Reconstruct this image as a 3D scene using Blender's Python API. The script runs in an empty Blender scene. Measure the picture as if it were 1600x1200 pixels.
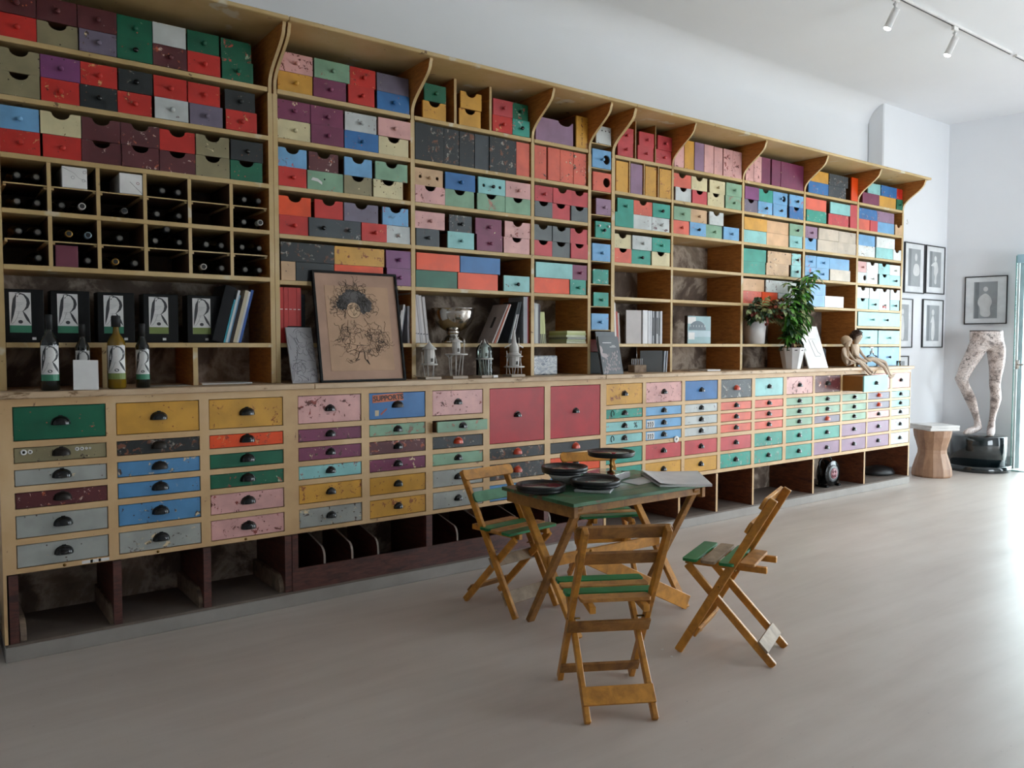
import bpy, bmesh, math, random
from mathutils import Vector, Matrix
from mathutils.geometry import tessellate_polygon
random.seed(7)
PI = math.pi; R = math.radians
scn = bpy.context.scene; C = scn.collection

# ------------------------------------------------------------ camera, sky, light, exposure
EYE = 1.4; FPX = 1250.0; PITCH = R(2.75); YAW = R(53.55)
cam = bpy.data.objects.new('camera', bpy.data.cameras.new('camera')); C.objects.link(cam)
cam.location = (0, 0, EYE); cam.rotation_euler = (PI/2 - PITCH, 0, YAW - PI/2)
cam.data.lens = 36*FPX/1600; cam.data.sensor_width = 36; cam.data.clip_start = .02; cam.data.clip_end = 200
scn.camera = cam
scn.view_settings.view_transform = 'Standard'; scn.view_settings.look = 'None'
scn.view_settings.gamma = 1; scn.view_settings.use_curve_mapping = False
scn.view_settings.exposure = -0.03
w = bpy.data.worlds.new('sky'); scn.world = w; w.use_nodes = True
w.node_tree.nodes['Background'].inputs[0].default_value = (.83, .93, 1, 1)
w.node_tree.nodes['Background'].inputs[1].default_value = 13
try:
    scn.cycles.use_denoising = True; scn.cycles.max_bounces = 10; scn.cycles.transparent_max_bounces = 24; scn.cycles.diffuse_bounces = 6
    scn.cycles.sample_clamp_indirect = 6; scn.cycles.caustics_reflective = False; scn.cycles.caustics_refractive = False
except Exception: pass
def portal(loc, rot, sx, sy):
    l = bpy.data.lights.new('daylight_opening', 'AREA'); l.shape = 'RECTANGLE'; l.size = sx; l.size_y = sy
    l.cycles.is_portal = True
    o = bpy.data.objects.new('daylight_opening', l); C.objects.link(o); o.location = loc; o.rotation_euler = rot
    return o
sun = bpy.data.objects.new('sun', bpy.data.lights.new('sun', 'SUN')); C.objects.link(sun)
sun.data.energy = 30; sun.data.angle = R(1); sun.rotation_euler = (0, -R(38), R(20))      # lights the pavement outside, not the room
# glazed shop front in the far end wall, a window in the wall on the right (behind the camera's right shoulder)
portal((10.62, 1.85, 1.2), (PI/2, 0, PI/2 + .2), 4.2, 2.4)
portal((7.2, -2.62, 1.6), (PI/2, 0, 0), 2.6, 2.2)

# ------------------------------------------------------------ projection helpers: a pixel of the photo to a point in the room
_F = Vector((math.cos(YAW)*math.cos(PITCH), math.sin(YAW)*math.cos(PITCH), -math.sin(PITCH)))
_R = Vector((math.sin(YAW), -math.cos(YAW), 0)); _U = _R.cross(_F)
def ray(x, y): return _F*FPX + _R*(x-800) - _U*(y-600)
def onY(x, y, Y): r = ray(x, y); return Vector((0, 0, EYE)) + r*(Y/r.y)
def onZ(x, y, Z): r = ray(x, y); return Vector((0, 0, EYE)) + r*((Z-EYE)/r.z)
def xat(px, z, Y):
    s = (px-800)/FPX
    return (s*(_F.y*Y + _F.z*(z-EYE)) - _R.y*Y)/(_R.x - s*_F.x)
def lerp(a, b, t): return a + (b-a)*t

# ------------------------------------------------------------ materials
def lin(c):
    if isinstance(c, str): c = [int(c[i:i+2], 16)/255 for i in (0, 2, 4)]
    return tuple((v/12.92 if v <= .04045 else ((v+.055)/1.055)**2.4) for v in c[:3]) + (1,)
class NT:
    def __init__(s, name):
        s.m = bpy.data.materials.new(name); s.m.use_nodes = True; s.t = s.m.node_tree
        s.b = s.t.nodes['Principled BSDF']
    def n(s, typ, **kw):
        nd = s.t.nodes.new('ShaderNode' + typ)
        for k, v in kw.items():
            if k in nd.inputs.keys() if isinstance(k, str) else False: nd.inputs[k].default_value = v
            else: setattr(nd, k, v)
        return nd
    def l(s, a, b): s.t.links.new(a, b)
    def coords(s, scale=(1, 1, 1), per_object=True):
        tc = s.n('TexCoord'); mp = s.n('Mapping'); mp.inputs['Scale'].default_value = scale
        s.l(tc.outputs['Object'], mp.inputs['Vector'])
        if per_object:
            oi = s.n('ObjectInfo'); mu = s.n('Math', operation='MULTIPLY'); mu.inputs[1].default_value = 37.0
            s.l(oi.outputs['Random'], mu.inputs[0]); s.l(mu.outputs[0], mp.inputs['Location'])
        return mp.outputs[0]
    def noise(s, vec, scale, detail=4, rough=.6, dist=0):
        nd = s.n('TexNoise'); nd.inputs['Scale'].default_value = scale; nd.inputs['Detail'].default_value = detail
        nd.inputs['Roughness'].default_value = rough; nd.inputs['Distortion'].default_value = dist
        s.l(vec, nd.inputs['Vector']); return nd.outputs['Fac']
    def ramp(s, fac, stops):
        nd = s.n('ValToRGB'); cr = nd.color_ramp
        while len(cr.elements) < len(stops): cr.elements.new(.5)
        for e, (p, c) in zip(cr.elements, stops):
            e.position = p; e.color = c if len(c) == 4 else lin(c)
        s.l(fac, nd.inputs['Fac']); return nd.outputs['Color']
    def mask(s, fac, lo, hi): return s.ramp(fac, [(lo, (0, 0, 0, 1)), (hi, (1, 1, 1, 1))])
    def mix(s, fac, a, b, mode='MIX'):
        nd = s.n('Mix', data_type='RGBA', blend_type=mode)
        if hasattr(fac, 'links') or not isinstance(fac, (int, float)): s.l(fac, nd.inputs[0])
        else: nd.inputs[0].default_value = fac
        for v, i in ((a, 6), (b, 7)):
            if isinstance(v, tuple): nd.inputs[i].default_value = v
            else: s.l(v, nd.inputs[i])
        return nd.outputs[2]
    def bump(s, h, strength=.2, dist=.002):
        b = s.n('Bump'); b.inputs['Strength'].default_value = strength; b.inputs['Distance'].default_value = dist
        s.l(h, b.inputs['Height']); s.l(b.outputs[0], s.b.inputs['Normal'])
    def col(s, v):
        if isinstance(v, tuple): s.b.inputs['Base Color'].default_value = v
        else: s.l(v, s.b.inputs['Base Color'])
_mc = {}
def plain(name, c, rough=.5, metal=0, coat=0, spec=.5):
    if name in _mc: return _mc[name]
    n = NT(name); v = n.coords(); f = n.noise(v, 6, 3)
    base = lin(c); dark = tuple(x*.86 for x in base[:3]) + (1,)
    n.col(n.ramp(f, [(.35, dark), (.6, base)]))
    n.b.inputs['Roughness'].default_value = rough; n.b.inputs['Metallic'].default_value = metal
    n.b.inputs['Coat Weight'].default_value = coat; n.b.inputs['Specular IOR Level'].default_value = spec
    _mc[name] = n.m; return n.m
def paint(name, c, wear=1, chip='3c2a20', chip2='d8c39c', rough=.42):
    key = (name, wear)
    if key in _mc: return _mc[key]
    n = NT('%s_paint_wear_%d' % (name, wear)); v = n.coords()
    a = n.noise(v, 9, 3, .5); base = lin(c); dk = tuple(x*.8 for x in base[:3]) + (1,)
    bc = n.ramp(a, [(.35, dk), (.62, base)])
    dk2 = name in ('black', 'charcoal')
    th = {0: (.70, .715), 1: (.64, .655), 2: (.56, .58) if dk2 else (.585, .60)}[wear]
    m1 = n.mask(n.noise(v, 24, 8, .72, .5), *th)
    which = n.mask(n.noise(v, 26, 2), .50, .56)
    bc = n.mix(m1, bc, n.mix(which, lin(chip), lin(chip2)))
    if wear:
        vo = n.n('TexVoronoi'); vo.inputs['Scale'].default_value = 34; n.l(v, vo.inputs['Vector'])
        sp = n.ramp(vo.outputs['Distance'], [(.10, (1, 1, 1, 1)), (.14, (0, 0, 0, 1))])
        gate = n.mask(n.noise(v, 14, 1), .53, .56)
        bc = n.mix(n.mix(gate, (0, 0, 0, 1), sp), bc, lin(chip))
    n.col(bc); n.b.inputs['Roughness'].default_value = rough
    n.b.inputs['Specular IOR Level'].default_value = .38
    n.b.inputs['Coat Weight'].default_value = .1; n.b.inputs['Coat Roughness'].default_value = .3
    n.bump(m1, .5, .0015)
    _mc[key] = n.m; return n.m
def wood(name, c, dark, rough=.55, scale=(1, 1, 1), stain=0):
    if name in _mc: return _mc[name]
    n = NT(name); v = n.coords(scale); g = n.noise(v, 14, 6, .65, .6)
    bc = n.ramp(g, [(.3, dark), (.62, c)])
    if stain:
        m = n.mask(n.noise(v, 3.5, 5, .6), .56, .66)
        bc = n.mix(m, bc, lin(dark))
    n.col(bc); n.b.inputs['Roughness'].default_value = rough; n.bump(g, .15, .001)
    _mc[name] = n.m; return n.m
def cream_wood():
    n = NT('aged_cream_frame_paint'); v = n.coords(per_object=False)
    a = n.noise(v, 2.2, 5, .6); bc = n.ramp(a, [(.3, 'ad905e'), (.5, 'bda16e'), (.7, 'c8b086')])
    m = n.mask(n.noise(v, 13, 8, .7, .5), .645, .67); bc = n.mix(m, bc, lin('6d5234'))
    m2 = n.mask(n.noise(v, 7, 3, .5), .64, .7); bc = n.mix(m2, bc, lin('c9bfa6'))
    n.col(bc); n.b.inputs['Roughness'].default_value = .5; n.bump(m, .3, .001); return n.m
CREAM = cream_wood()
def low_cream():
    n = NT('pale_cream_cabinet_paint'); v = n.coords(per_object=False)
    a = n.noise(v, 2.2, 5, .6); bc = n.ramp(a, [(.3, 'b48f63'), (.5, 'c6a375'), (.7, 'd2b389')])
    m = n.mask(n.noise(v, 15, 8, .7, .5), .65, .675); bc = n.mix(m, bc, lin('7c5a3c'))
    n.col(bc); n.b.inputs['Roughness'].default_value = .45; n.bump(m, .3, .001); return n.m
LCREAM = low_cream()
INNER = wood('brown_inner_wood', 'bf7f3c', '935a28', .5, (1, 1, 6))
MAROONW = wood('dark_maroon_wood', '5b3027', '2f1712', .5, (1, 1, 5), 1)
DARKIN = wood('reddish_brown_panel', '7a4426', '431f12', .5, (1, 1, 4), 1)
def worktop_mat():
    n = NT('scuffed_worktop_paint'); v = n.coords((.5, 1.6, 1.6), per_object=False)
    a = n.noise(v, 5, 6, .65); bc = n.ramp(a, [(.3, 'b09373'), (.6, 'cbb192')])
    m = n.mask(n.noise(v, 12, 8, .75, .4), .57, .62); bc = n.mix(m, bc, lin('7d6040'))
    n.col(bc); n.b.inputs['Roughness'].default_value = .5; n.bump(m, .5, .0015); return n.m
WTOP = worktop_mat()
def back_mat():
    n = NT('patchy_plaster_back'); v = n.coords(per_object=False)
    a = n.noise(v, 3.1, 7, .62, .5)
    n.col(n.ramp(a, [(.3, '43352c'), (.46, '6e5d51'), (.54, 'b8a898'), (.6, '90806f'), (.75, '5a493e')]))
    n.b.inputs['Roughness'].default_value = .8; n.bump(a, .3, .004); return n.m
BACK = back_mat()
def wall_mat(name, c):
    n = NT(name); v = n.coords(per_object=False); a = n.noise(v, 1.3, 3)
    b = lin(c); n.col(n.ramp(a, [(.3, tuple(x*.97 for x in b[:3]) + (1,)), (.7, b)]))
    n.b.inputs['Roughness'].default_value = .85; n.bump(n.noise(v, 60, 3), .04, .001); return n.m
WALL = wall_mat('white_wall_paint', 'e4e6e9')
def floor_mat():
    n = NT('grey_beige_vinyl_floor'); v = n.coords((.35, 2.2, 1), per_object=False)
    a = n.noise(v, 2.6, 6, .6, .3); tc = n.coords(per_object=False)
    bc = n.ramp(a, [(.25, 'b2a59b'), (.5, 'c2b6ac'), (.75, 'cdc3ba')])
    b2 = n.noise(tc, .9, 4, .6); bc = n.mix(.35, bc, n.ramp(b2, [(.3, 'aea39b'), (.7, 'cdc4bd')]))
    sp = n.mask(n.noise(tc, 45, 2), .735, .745); bc = n.mix(sp, bc, lin('a89d96'))
    n.col(bc); n.b.inputs['Roughness'].default_value = .38; n.b.inputs['Specular IOR Level'].default_value = .45
    n.bump(a, .03, .001); return n.m
FLOORM = floor_mat()
BLACK = plain('gloss_black', '08090a', .2, 0, .15, .4)
MATTBLACK = plain('matt_black', '0d0d0e', .6, 0, 0, .25)
PAPER = plain('white_paper', 'd9d8d6', .6)
WHITE = plain('white_gloss', 'e4e2df', .35)
CHROME = plain('polished_metal', 'c9c4bd', .12, 1)
BRASS = plain('aged_brass', '7d5c2c', .35, 1)
def glass_mat(name, tint='ffffff', rough=0.0, ior=1.45):
    n = NT(name); n.b.inputs['Base Color'].default_value = lin(tint); n.b.inputs['Transmission Weight'].default_value = 1
    n.b.inputs['Roughness'].default_value = rough; n.b.inputs['IOR'].default_value = ior; return n.m
def thin_glass():
    n = NT('clear_glass'); t = n.t; tr = n.n('BsdfTransparent'); tr.inputs[0].default_value = (.93, .98, .97, 1)
    gl = n.n('BsdfGlossy'); gl.inputs['Roughness'].default_value = .03; fr = n.n('Fresnel'); fr.inputs[0].default_value = 1.3
    mx = n.n('MixShader'); n.l(fr.outputs[0], mx.inputs[0]); n.l(tr.outputs[0], mx.inputs[1]); n.l(gl.outputs[0], mx.inputs[2])
    n.l(mx.outputs[0], t.nodes['Material Output'].inputs['Surface']); return n.m
PANE = thin_glass()
DARKGLASS = plain('dark_green_bottle_glass', '070b08', .1, 0, .5)
AMBERGLASS = NT('amber_oil_bottle_glass'); AMBERGLASS.col(lin('8a6a12')); AMBERGLASS.b.inputs['Roughness'].default_value = .08
AMBERGLASS.b.inputs['Transmission Weight'].default_value = .35; AMBERGLASS = AMBERGLASS.m

# ------------------------------------------------------------ mesh helpers
class MB:
    def __init__(s): s.v = []; s.f = []; s.mi = []; s.sm = []
    def add(s, vs, fs, mi=0, smooth=False, M=None):
        o = len(s.v)
        s.v += [tuple(M @ Vector(p)) if M is not None else tuple(p) for p in vs]
        for f in fs: s.f.append([i+o for i in f]); s.mi.append(mi); s.sm.append(smooth)
        return s
    def box(s, x0, x1, y0, y1, z0, z1, mi=0, M=None, front=None):
        vs = [(x0,y0,z0),(x1,y0,z0),(x1,y1,z0),(x0,y1,z0),(x0,y0,z1),(x1,y0,z1),(x1,y1,z1),(x0,y1,z1)]
        fs = [(0,3,2,1),(4,5,6,7),(0,1,5,4),(1,2,6,5),(2,3,7,6),(3,0,4,7)]
        s.add(vs, fs, mi, False, M)
        if front is not None: s.mi[-4] = front
        return s
    def bar(s, a, b, w, t, up=(0, 0, 1), mi=0, ext=0):      # beam from a to b, w across, t along the up-ish side
        a = Vector(a); b = Vector(b); d = (b-a).normalized(); a = a - d*ext; b = b + d*ext
        x = d.cross(Vector(up)).normalized(); y = x.cross(d).normalized()
        vs = [p + x*sx*w/2 + y*sy*t/2 for p in (a, b) for sx, sy in ((-1,-1),(1,-1),(1,1),(-1,1))]
        fs = [(0,3,2,1),(4,5,6,7),(0,1,5,4),(1,2,6,5),(2,3,7,6),(3,0,4,7)]
        return s.add(vs, fs, mi)
    def tube(s, pts, rad, n=8, mi=0, cap=True):
        pts = [Vector(p) for p in pts]; rs = rad if isinstance(rad, (list, tuple)) else [rad]*len(pts)
        o = []; prev = None
        for i, p in enumerate(pts):
            d = (pts[min(i+1, len(pts)-1)] - pts[max(i-1, 0)]).normalized()
            if prev is None: x = d.cross(Vector((0, 0, 1)) if abs(d.z) < .9 else Vector((1, 0, 0))).normalized()
            else: x = (prev - d*prev.dot(d)).normalized()
            prev = x; y = d.cross(x)
            o += [p + (x*math.cos(2*PI*k/n) + y*math.sin(2*PI*k/n))*rs[i] for k in range(n)]
        fs = [(i*n+k, i*n+(k+1)%n, (i+1)*n+(k+1)%n, (i+1)*n+k) for i in range(len(pts)-1) for k in range(n)]
        s.add(o, fs, mi, True)
        if cap: s.add(o[:n], [tuple(range(n))[::-1]], mi); s.add(o[-n:], [tuple(range(n))], mi)
        return s
    def lathe(s, prof, n=24, mi=0, M=None, smooth=True):     # prof: (r, z)
        vs = [(r*math.cos(2*PI*k/n), r*math.sin(2*PI*k/n), z) for r, z in prof for k in range(n)]
        fs = [(i*n+k, i*n+(k+1)%n, (i+1)*n+(k+1)%n, (i+1)*n+k) for i in range(len(prof)-1) for k in range(n)]
        s.add(vs, fs, mi, smooth, M)
        if prof[0][0] > 1e-5: s.add(vs[:n], [tuple(range(n))[::-1]], mi, False, M)
        if prof[-1][0] > 1e-5: s.add(vs[-n:], [tuple(range(n))], mi, False, M)
        return s
    def prism(s, loops, t0, t1, mi=0, M=None, side_mi=None):   # loops in (u, v); extruded from t0 to t1 along the third axis
        pts = [p for L in loops for p in L]; tri = tessellate_polygon([[Vector((p[0], p[1], 0)) for p in L] for L in loops])
        n = len(pts); vs = [(p[0], p[1], t0) for p in pts] + [(p[0], p[1], t1) for p in pts]
        s.add(vs, [tuple(t) for t in tri] + [tuple(i+n for i in t) for t in tri], mi, False, M)
        o = 0
        for L in loops:
            k = len(L); s.add(vs, [(o+i, o+(i+1)%k, o+(i+1)%k+n, o+i+n) for i in range(k)], mi if side_mi is None else side_mi, False, M); o += k
        return s
    def build(s, name, mats, parent=None, bevel=0, loc=None, weld=True):
        me = bpy.data.meshes.new(name); me.from_pydata(s.v, [], s.f)
        if not isinstance(mats, (list, tuple)): mats = [mats]
        for m in mats: me.materials.append(m)
        me.polygons.foreach_set('material_index', s.mi); me.polygons.foreach_set('use_smooth', s.sm)
        b = bmesh.new(); b.from_mesh(me)
        if weld: bmesh.ops.remove_doubles(b, verts=b.verts, dist=1e-6)
        bmesh.ops.recalc_face_normals(b, faces=b.faces); b.to_mesh(me); b.free()
        o = bpy.data.objects.new(name, me); C.objects.link(o)
        if loc is not None: o.location = loc
        if parent is not None: o.parent = parent
        if bevel:
            md = o.modifiers.new('bevel', 'BEVEL'); md.width = bevel; md.segments = 1; md.limit_method = 'ANGLE'
        return o
XZ = Matrix(((1, 0, 0, 0), (0, 0, 1, 0), (0, 1, 0, 0), (0, 0, 0, 1)))       # (u, v, t) -> (x, t, z)
YZ = Matrix(((0, 0, 1, 0), (1, 0, 0, 0), (0, 1, 0, 0), (0, 0, 0, 1)))       # (u, v, t) -> (t along x, u along y, v up)
def tag(o, label=None, cat=None, group=None, kind=None):
    for k, v in (('label', label), ('category', cat), ('group', group), ('kind', kind)):
        if v: o[k] = v
    return o
def empty(name, loc=(0, 0, 0), rz=0):
    o = bpy.data.objects.new(name, None); C.objects.link(o); o.location = loc; o.rotation_euler = (0, 0, rz)
    o.empty_display_size = .05; return o
def put(o, loc, rot=(0, 0, 0), scale=None):
    o.location = loc; o.rotation_euler = rot
    if scale: o.scale = scale
    return o
def copy_tree(o, parent=None):
    c = o.copy(); C.objects.link(c)
    if parent is not None: c.parent = parent
    for ch in list(o.children): copy_tree(ch, c)
    return c
def text_mesh(name, s, size, mat, parent=None, bold=0, depth=.0006, align='CENTER'):
    cu = bpy.data.curves.new(name, 'FONT'); cu.body = s; cu.size = size; cu.align_x = align; cu.align_y = 'CENTER'
    cu.extrude = depth; cu.offset = bold
    t = bpy.data.objects.new(name + '_curve', cu); C.objects.link(t)
    dg = bpy.context.evaluated_depsgraph_get(); me = bpy.data.meshes.new_from_object(t.evaluated_get(dg))
    bpy.data.objects.remove(t); me.materials.clear(); me.materials.append(mat)
    o = bpy.data.objects.new(name, me); C.objects.link(o)
    if parent is not None: o.parent = parent
    return o
def arc(cx, cy, r, a0, a1, n, ry=None):
    ry = r if ry is None else ry
    return [(cx + r*math.cos(lerp(a0, a1, i/n)), cy + ry*math.sin(lerp(a0, a1, i/n))) for i in range(n+1)]
ORD = ['first', 'second', 'third', 'fourth', 'fifth', 'sixth', 'seventh', 'eighth', 'ninth', 'tenth', 'eleventh', 'twelfth']

# ------------------------------------------------------------ the room
def struct(name, mb, m, **k): return tag(mb.build(name, m, **k), kind='structure')
Y1 = 4.27; YF = 4.11; YB = 4.63; YW = 4.80; YP = 4.62; CEIL = 4.0
XL, YR = -2.6, -2.6
struct('floor', MB().box(XL-.2, 13.5, YR-.2, 5.2, -.12, 0), FLOORM)
struct('ceiling', MB().box(XL-.2, 11.2, YR-.2, 5.0, CEIL, CEIL+.2), WALL)
r_ = .24       # the wall runs into the ceiling in a soft cove
pr = [(YW+.2, 0), (YW+.2, CEIL+.01), (YW-r_, CEIL+.01)] + [(YW-r_+r_*math.sin(a), CEIL-r_+r_*math.cos(a)) for a in [PI/2*i/24 for i in range(25)]] + [(YW, 0)]
struct('wall_back', MB().prism([pr], XL, 11, M=YZ), WALL)
mb = MB().box(8.36, 9.83, YP, YW, 0, CEIL); struct('wall_pier', mb, WALL, bevel=.012)
struct('wall_left', MB().box(XL-.2, XL, YR, YW, 0, CEIL), WALL)
# end wall, turned 14 degrees, with a tall glazed opening
ew = MB(); A = Vector((9.82, YP)); D = Vector((.24, -.97)).normalized(); Nn = Vector((-D.y, D.x))
def ewall(t0, t1, z0, z1, mbx=None, off0=0, off1=.18):
    m = mbx or ew
    P = [A + D*t0 + Nn*off0, A + D*t1 + Nn*off0, A + D*t1 + Nn*off1, A + D*t0 + Nn*off1]
    vs = [(p.x, p.y, z) for z in (z0, z1) for p in P]
    m.add(vs, [(0,3,2,1),(4,5,6,7),(0,1,5,4),(1,2,6,5),(2,3,7,6),(3,0,4,7)])
OP0, OP1, OPZ = .745, 5.0, 2.42
ewall(-.2, OP0, 0, CEIL); ewall(OP0, OP1, OPZ, CEIL); ewall(OP1, 7.75, 0, CEIL)
struct('wall_end', ew, WALL)
bb = MB(); ewall(0, OP0, 0, .13, bb, -.012, 0); struct('baseboard_end', bb, plain('grey_skirting', '9aa0a2', .5), bevel=.003)
rw = MB()
for x0, x1, z0, z1 in ((XL, .8, 0, CEIL), (.8, 5.9, 0, CEIL), (5.9, 8.5, 0, .5), (5.9, 8.5, 2.7, CEIL), (8.5, 11.8, 0, CEIL)):
    rw.box(x0, x1, YR-.2, YR, z0, z1)
struct('wall_right', rw, WALL)
g = MB().box(8.5, 11, YW+.2, YW+.25, 0, .1)
struct('ground', MB().box(10.2, 60, -30, 40, -.3, -.13), plain('pale_pavement', 'b9b9b4', .8))
# ------------------------------------------------------------ the shelving wall: three upper units, each with posts, boards, back and canopy
ZS = [2.78, 2.523, 2.268, 2.008, 1.757, 1.414, 1.196]     # tops of the boards of the seven rows; the last is the worktop
BT = .024; ZC = 3.055; YC = 4.017
BAYS = {'A': (.310, 1.530), 'B': (1.583, 2.398), 'C': (2.426, 3.313), 'D': (3.340, 3.823), 'N': (3.851, 4.049),
        'E': (4.082, 4.681), 'F': (4.703, 5.536), 'G': (5.564, 6.406), 'H': (6.436, 7.280), 'I': (7.312, 8.118)}
def bracket_profile():
    # S-curved bracket in the (y, z) plane, from the shelf front up to the canopy's front edge
    pts = [(Y1, ZS[0]-.03), (Y1, ZS[0]+.015)]
    for i in range(1, 13):
        t = i/12; s = t*t*(3-2*t)
        pts.append((Y1 - .215*s**.92, ZS[0]+.015 + (ZC-ZS[0]-.045)*t**.85))
    pts += [(YC+.03, ZC-.012), (YC+.03, ZC), (YB, ZC), (YB, ZS[0]-.03)]
    return pts
BP = bracket_profile()
def post(parent, x0, x1, name='post', crown=True, zbot=None):
    zb = ZS[6] if zbot is None else zbot
    m = MB().box(x0, x1, Y1, YB, zb, ZS[0]-.03, mi=1, front=0)
    if crown: m.prism([BP], x0+.004, x1-.004, mi=1, M=YZ, side_mi=0)
    return m.build(name, [CREAM, INNER], parent)
def board(parent, x0, x1, z, y0=Y1, t=BT, name='shelf_board'):
    return MB().box(x0, x1, y0, YB, z-t, z).build(name, CREAM, parent, bevel=.002)
def canopy(parent, x0, x1):
    return MB().box(x0, x1, YC, YW-.01, ZC, ZC+.022).build('canopy', CREAM, parent, bevel=.004)
def back(parent, x0, x1): return MB().box(x0, x1, YB, YB+.03, ZS[6], ZC).build('back_panel', BACK, parent)

U1 = empty('shelving_unit', (.26, Y1, ZS[6])); tag(U1, 'cream wall shelving with wine grid and black gift boxes, left end of the wall', 'shelving', 'cream shelving units along the wall')
U2 = empty('shelving_unit', (1.56, Y1, ZS[6])); tag(U2, 'cream wall shelving with coloured drawers above the framed drawing and silver bowl', 'shelving', 'cream shelving units along the wall')
U3 = empty('shelving_unit', (4.07, Y1, ZS[6])); tag(U3, 'cream wall shelving with empty cubbies and potted plants, right end of the wall', 'shelving', 'cream shelving units along the wall')
_inv = {}
def under(o, root): o.location = Vector(o.location) - root.location; return o   # root empties are unrotated
def U(root, *objs):
    for o in objs: under(o, root)
U(U1, post(U1, .262, .310), post(U1, 1.530, 1.556), back(U1, .262, 1.556), canopy(U1, .05, 1.557))
U(U2, post(U2, 1.558, 1.583), post(U2, 2.398, 2.426), post(U2, 3.313, 3.340), post(U2, 3.823, 3.851), back(U2, 1.558, 4.060), canopy(U2, 1.559, 4.05))
U(U3, post(U3, 4.049, 4.082), post(U3, 4.681, 4.703), post(U3, 5.536, 5.564), post(U3, 6.406, 6.436), post(U3, 7.280, 7.312), post(U3, 8.118, 8.150), back(U3, 4.060, 8.150), canopy(U3, 4.052, 8.19))
for z in (ZS[0], ZS[1], ZS[2]): U(U1, board(U1, .310, 1.530, z))
U(U1, board(U1, .310, 1.530, 1.768), board(U1, .310, 1.530, 2.02, t=.022), board(U1, .310, 1.530, ZS[5]))
for b in 'BCD':
    for z in ZS[:6]: U(U2, board(U2, BAYS[b][0], BAYS[b][1], z))
for b in 'EFGH':
    for z in ZS[:6]: U(U3, board(U3, BAYS[b][0], BAYS[b][1], z))
for z in ZS[:5] + [1.592, ZS[5]]: U(U3, board(U3, BAYS['I'][0], BAYS['I'][1], z))
GRIDIN = wood('shaded_grid_wood', '4a3018', '2a1a0e', .6)  # deep shade of the wine cells put into the wood colour
# vertical dividers
def divider(parent, x, t, z0, z1, name='divider'): return under(MB().box(x-t/2, x+t/2, Y1+.004, YB, z0, z1, mi=1, front=0).build(name, [CREAM, INNER], parent), parent)
GX = [xat(px, 1.9, Y1) for px in (79, 155.5, 228.5, 298, 363)]
for x in GX:
    for o in (divider(U1, x, .017, 1.768, 2.02-.022), divider(U1, x, .017, 2.02, ZS[2]-BT)): o.data.materials[1] = GRIDIN
U(U1, MB().box(.311, 1.529, YB-.012, YB-.001, 1.769, ZS[2]-BT-.001).build('grid_back', GRIDIN, U1))  # extra back sheet, its dark colour stands for shade deep in the cells
cells_x = [BAYS['A'][0]] + GX + [BAYS['A'][1]]
THIN = [2.138, 1.886]
for zt in THIN:
    for i in range(6):
        x0, x1 = cells_x[i]+.0085, cells_x[i+1]-.0085
        U(U1, MB().box(x0, x1, Y1+.012, YB, zt-.006, zt, 1, front=0).build('thin_board', [CREAM, GRIDIN], U1))
        m = MB()
        for xa in (x0, x1-.012): m.box(xa, xa+.012, Y1+.02, YB, zt-.016, zt-.006)
        U(U1, m.build('board_runner', CREAM, U1))
divider(U1, xat(163.5, 1.3, Y1), .02, ZS[6], ZS[5]-BT); divider(U1, xat(306, 1.3, Y1), .024, ZS[6], ZS[5]-BT)
for px in (712, 767): divider(U2, xat(px, 2.88, Y1), .018, ZS[0], ZC)
for px in (994, 1025): divider(U3, xat(px, 2.88, Y1), .006, ZS[0], ZC)
for px in (984.6, 1007.2, 1029.5): divider(U3, xat(px, 2.64, Y1), .008, ZS[1], ZS[0]-BT)
# small hooks under the brackets at the narrow column and at the right end
for X, Z, Y in ((3.93, 3.02, 4.2), (8.158, 2.66, 4.24)):
    u = U2 if X < 5 else U3
    h = MB().tube([(X, Y, Z+.03), (X, Y, Z+.012)] + [(X+.014*math.sin(a), Y, Z-.004-.014*math.cos(a+PI)) for a in [i*.5 for i in range(0, 10)]], .002, 6)
    under(h.build('hook', CHROME, u), u)

# ------------------------------------------------------------ loose painted drawers
COL = {'r': ('red', 'c42a20'), 'o': ('orange', 'e64c10'), 'm': ('maroon', '5a262a'), 'v': ('plum', '7a3454'), 'V': ('purple', '7c4072'),
       'g': ('green', '086044'), 's': ('sage green', '7fa487'), 't': ('teal', '2f9583'), 'c': ('pale aqua', '8cc5c3'), 'b': ('blue', '2c6ca8'),
       'l': ('light blue', '6fa5cf'), 'n': ('black', '1f2425'), 'k': ('charcoal', '3b4246'), 'w': ('pale grey', 'c3c8c6'), 'p': ('pink', 'd9a5a0'),
       'e': ('cream', 'd2c69c'), 'y': ('mustard', 'd09a3a'), 'a': ('khaki', '8a8060'), 'u': ('slate violet', '6f6678'), 'q': ('coral', 'd9654f'),
       'z': ('rose red', 'c04247'), 'T': ('tan', 'c9a57e'), 'L': ('lilac', '8f6f88'), 'G': ('slate grey', '5f6464'), 'P': ('peach', 'd8ae84'),
       'x': ('greyish beige', 'c6b8a6'), 'W': ('white', 'dcdedb'), 'h': ('medium grey', 'a2a59f'), 'B': ('steel blue', '5088b6')}
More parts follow.
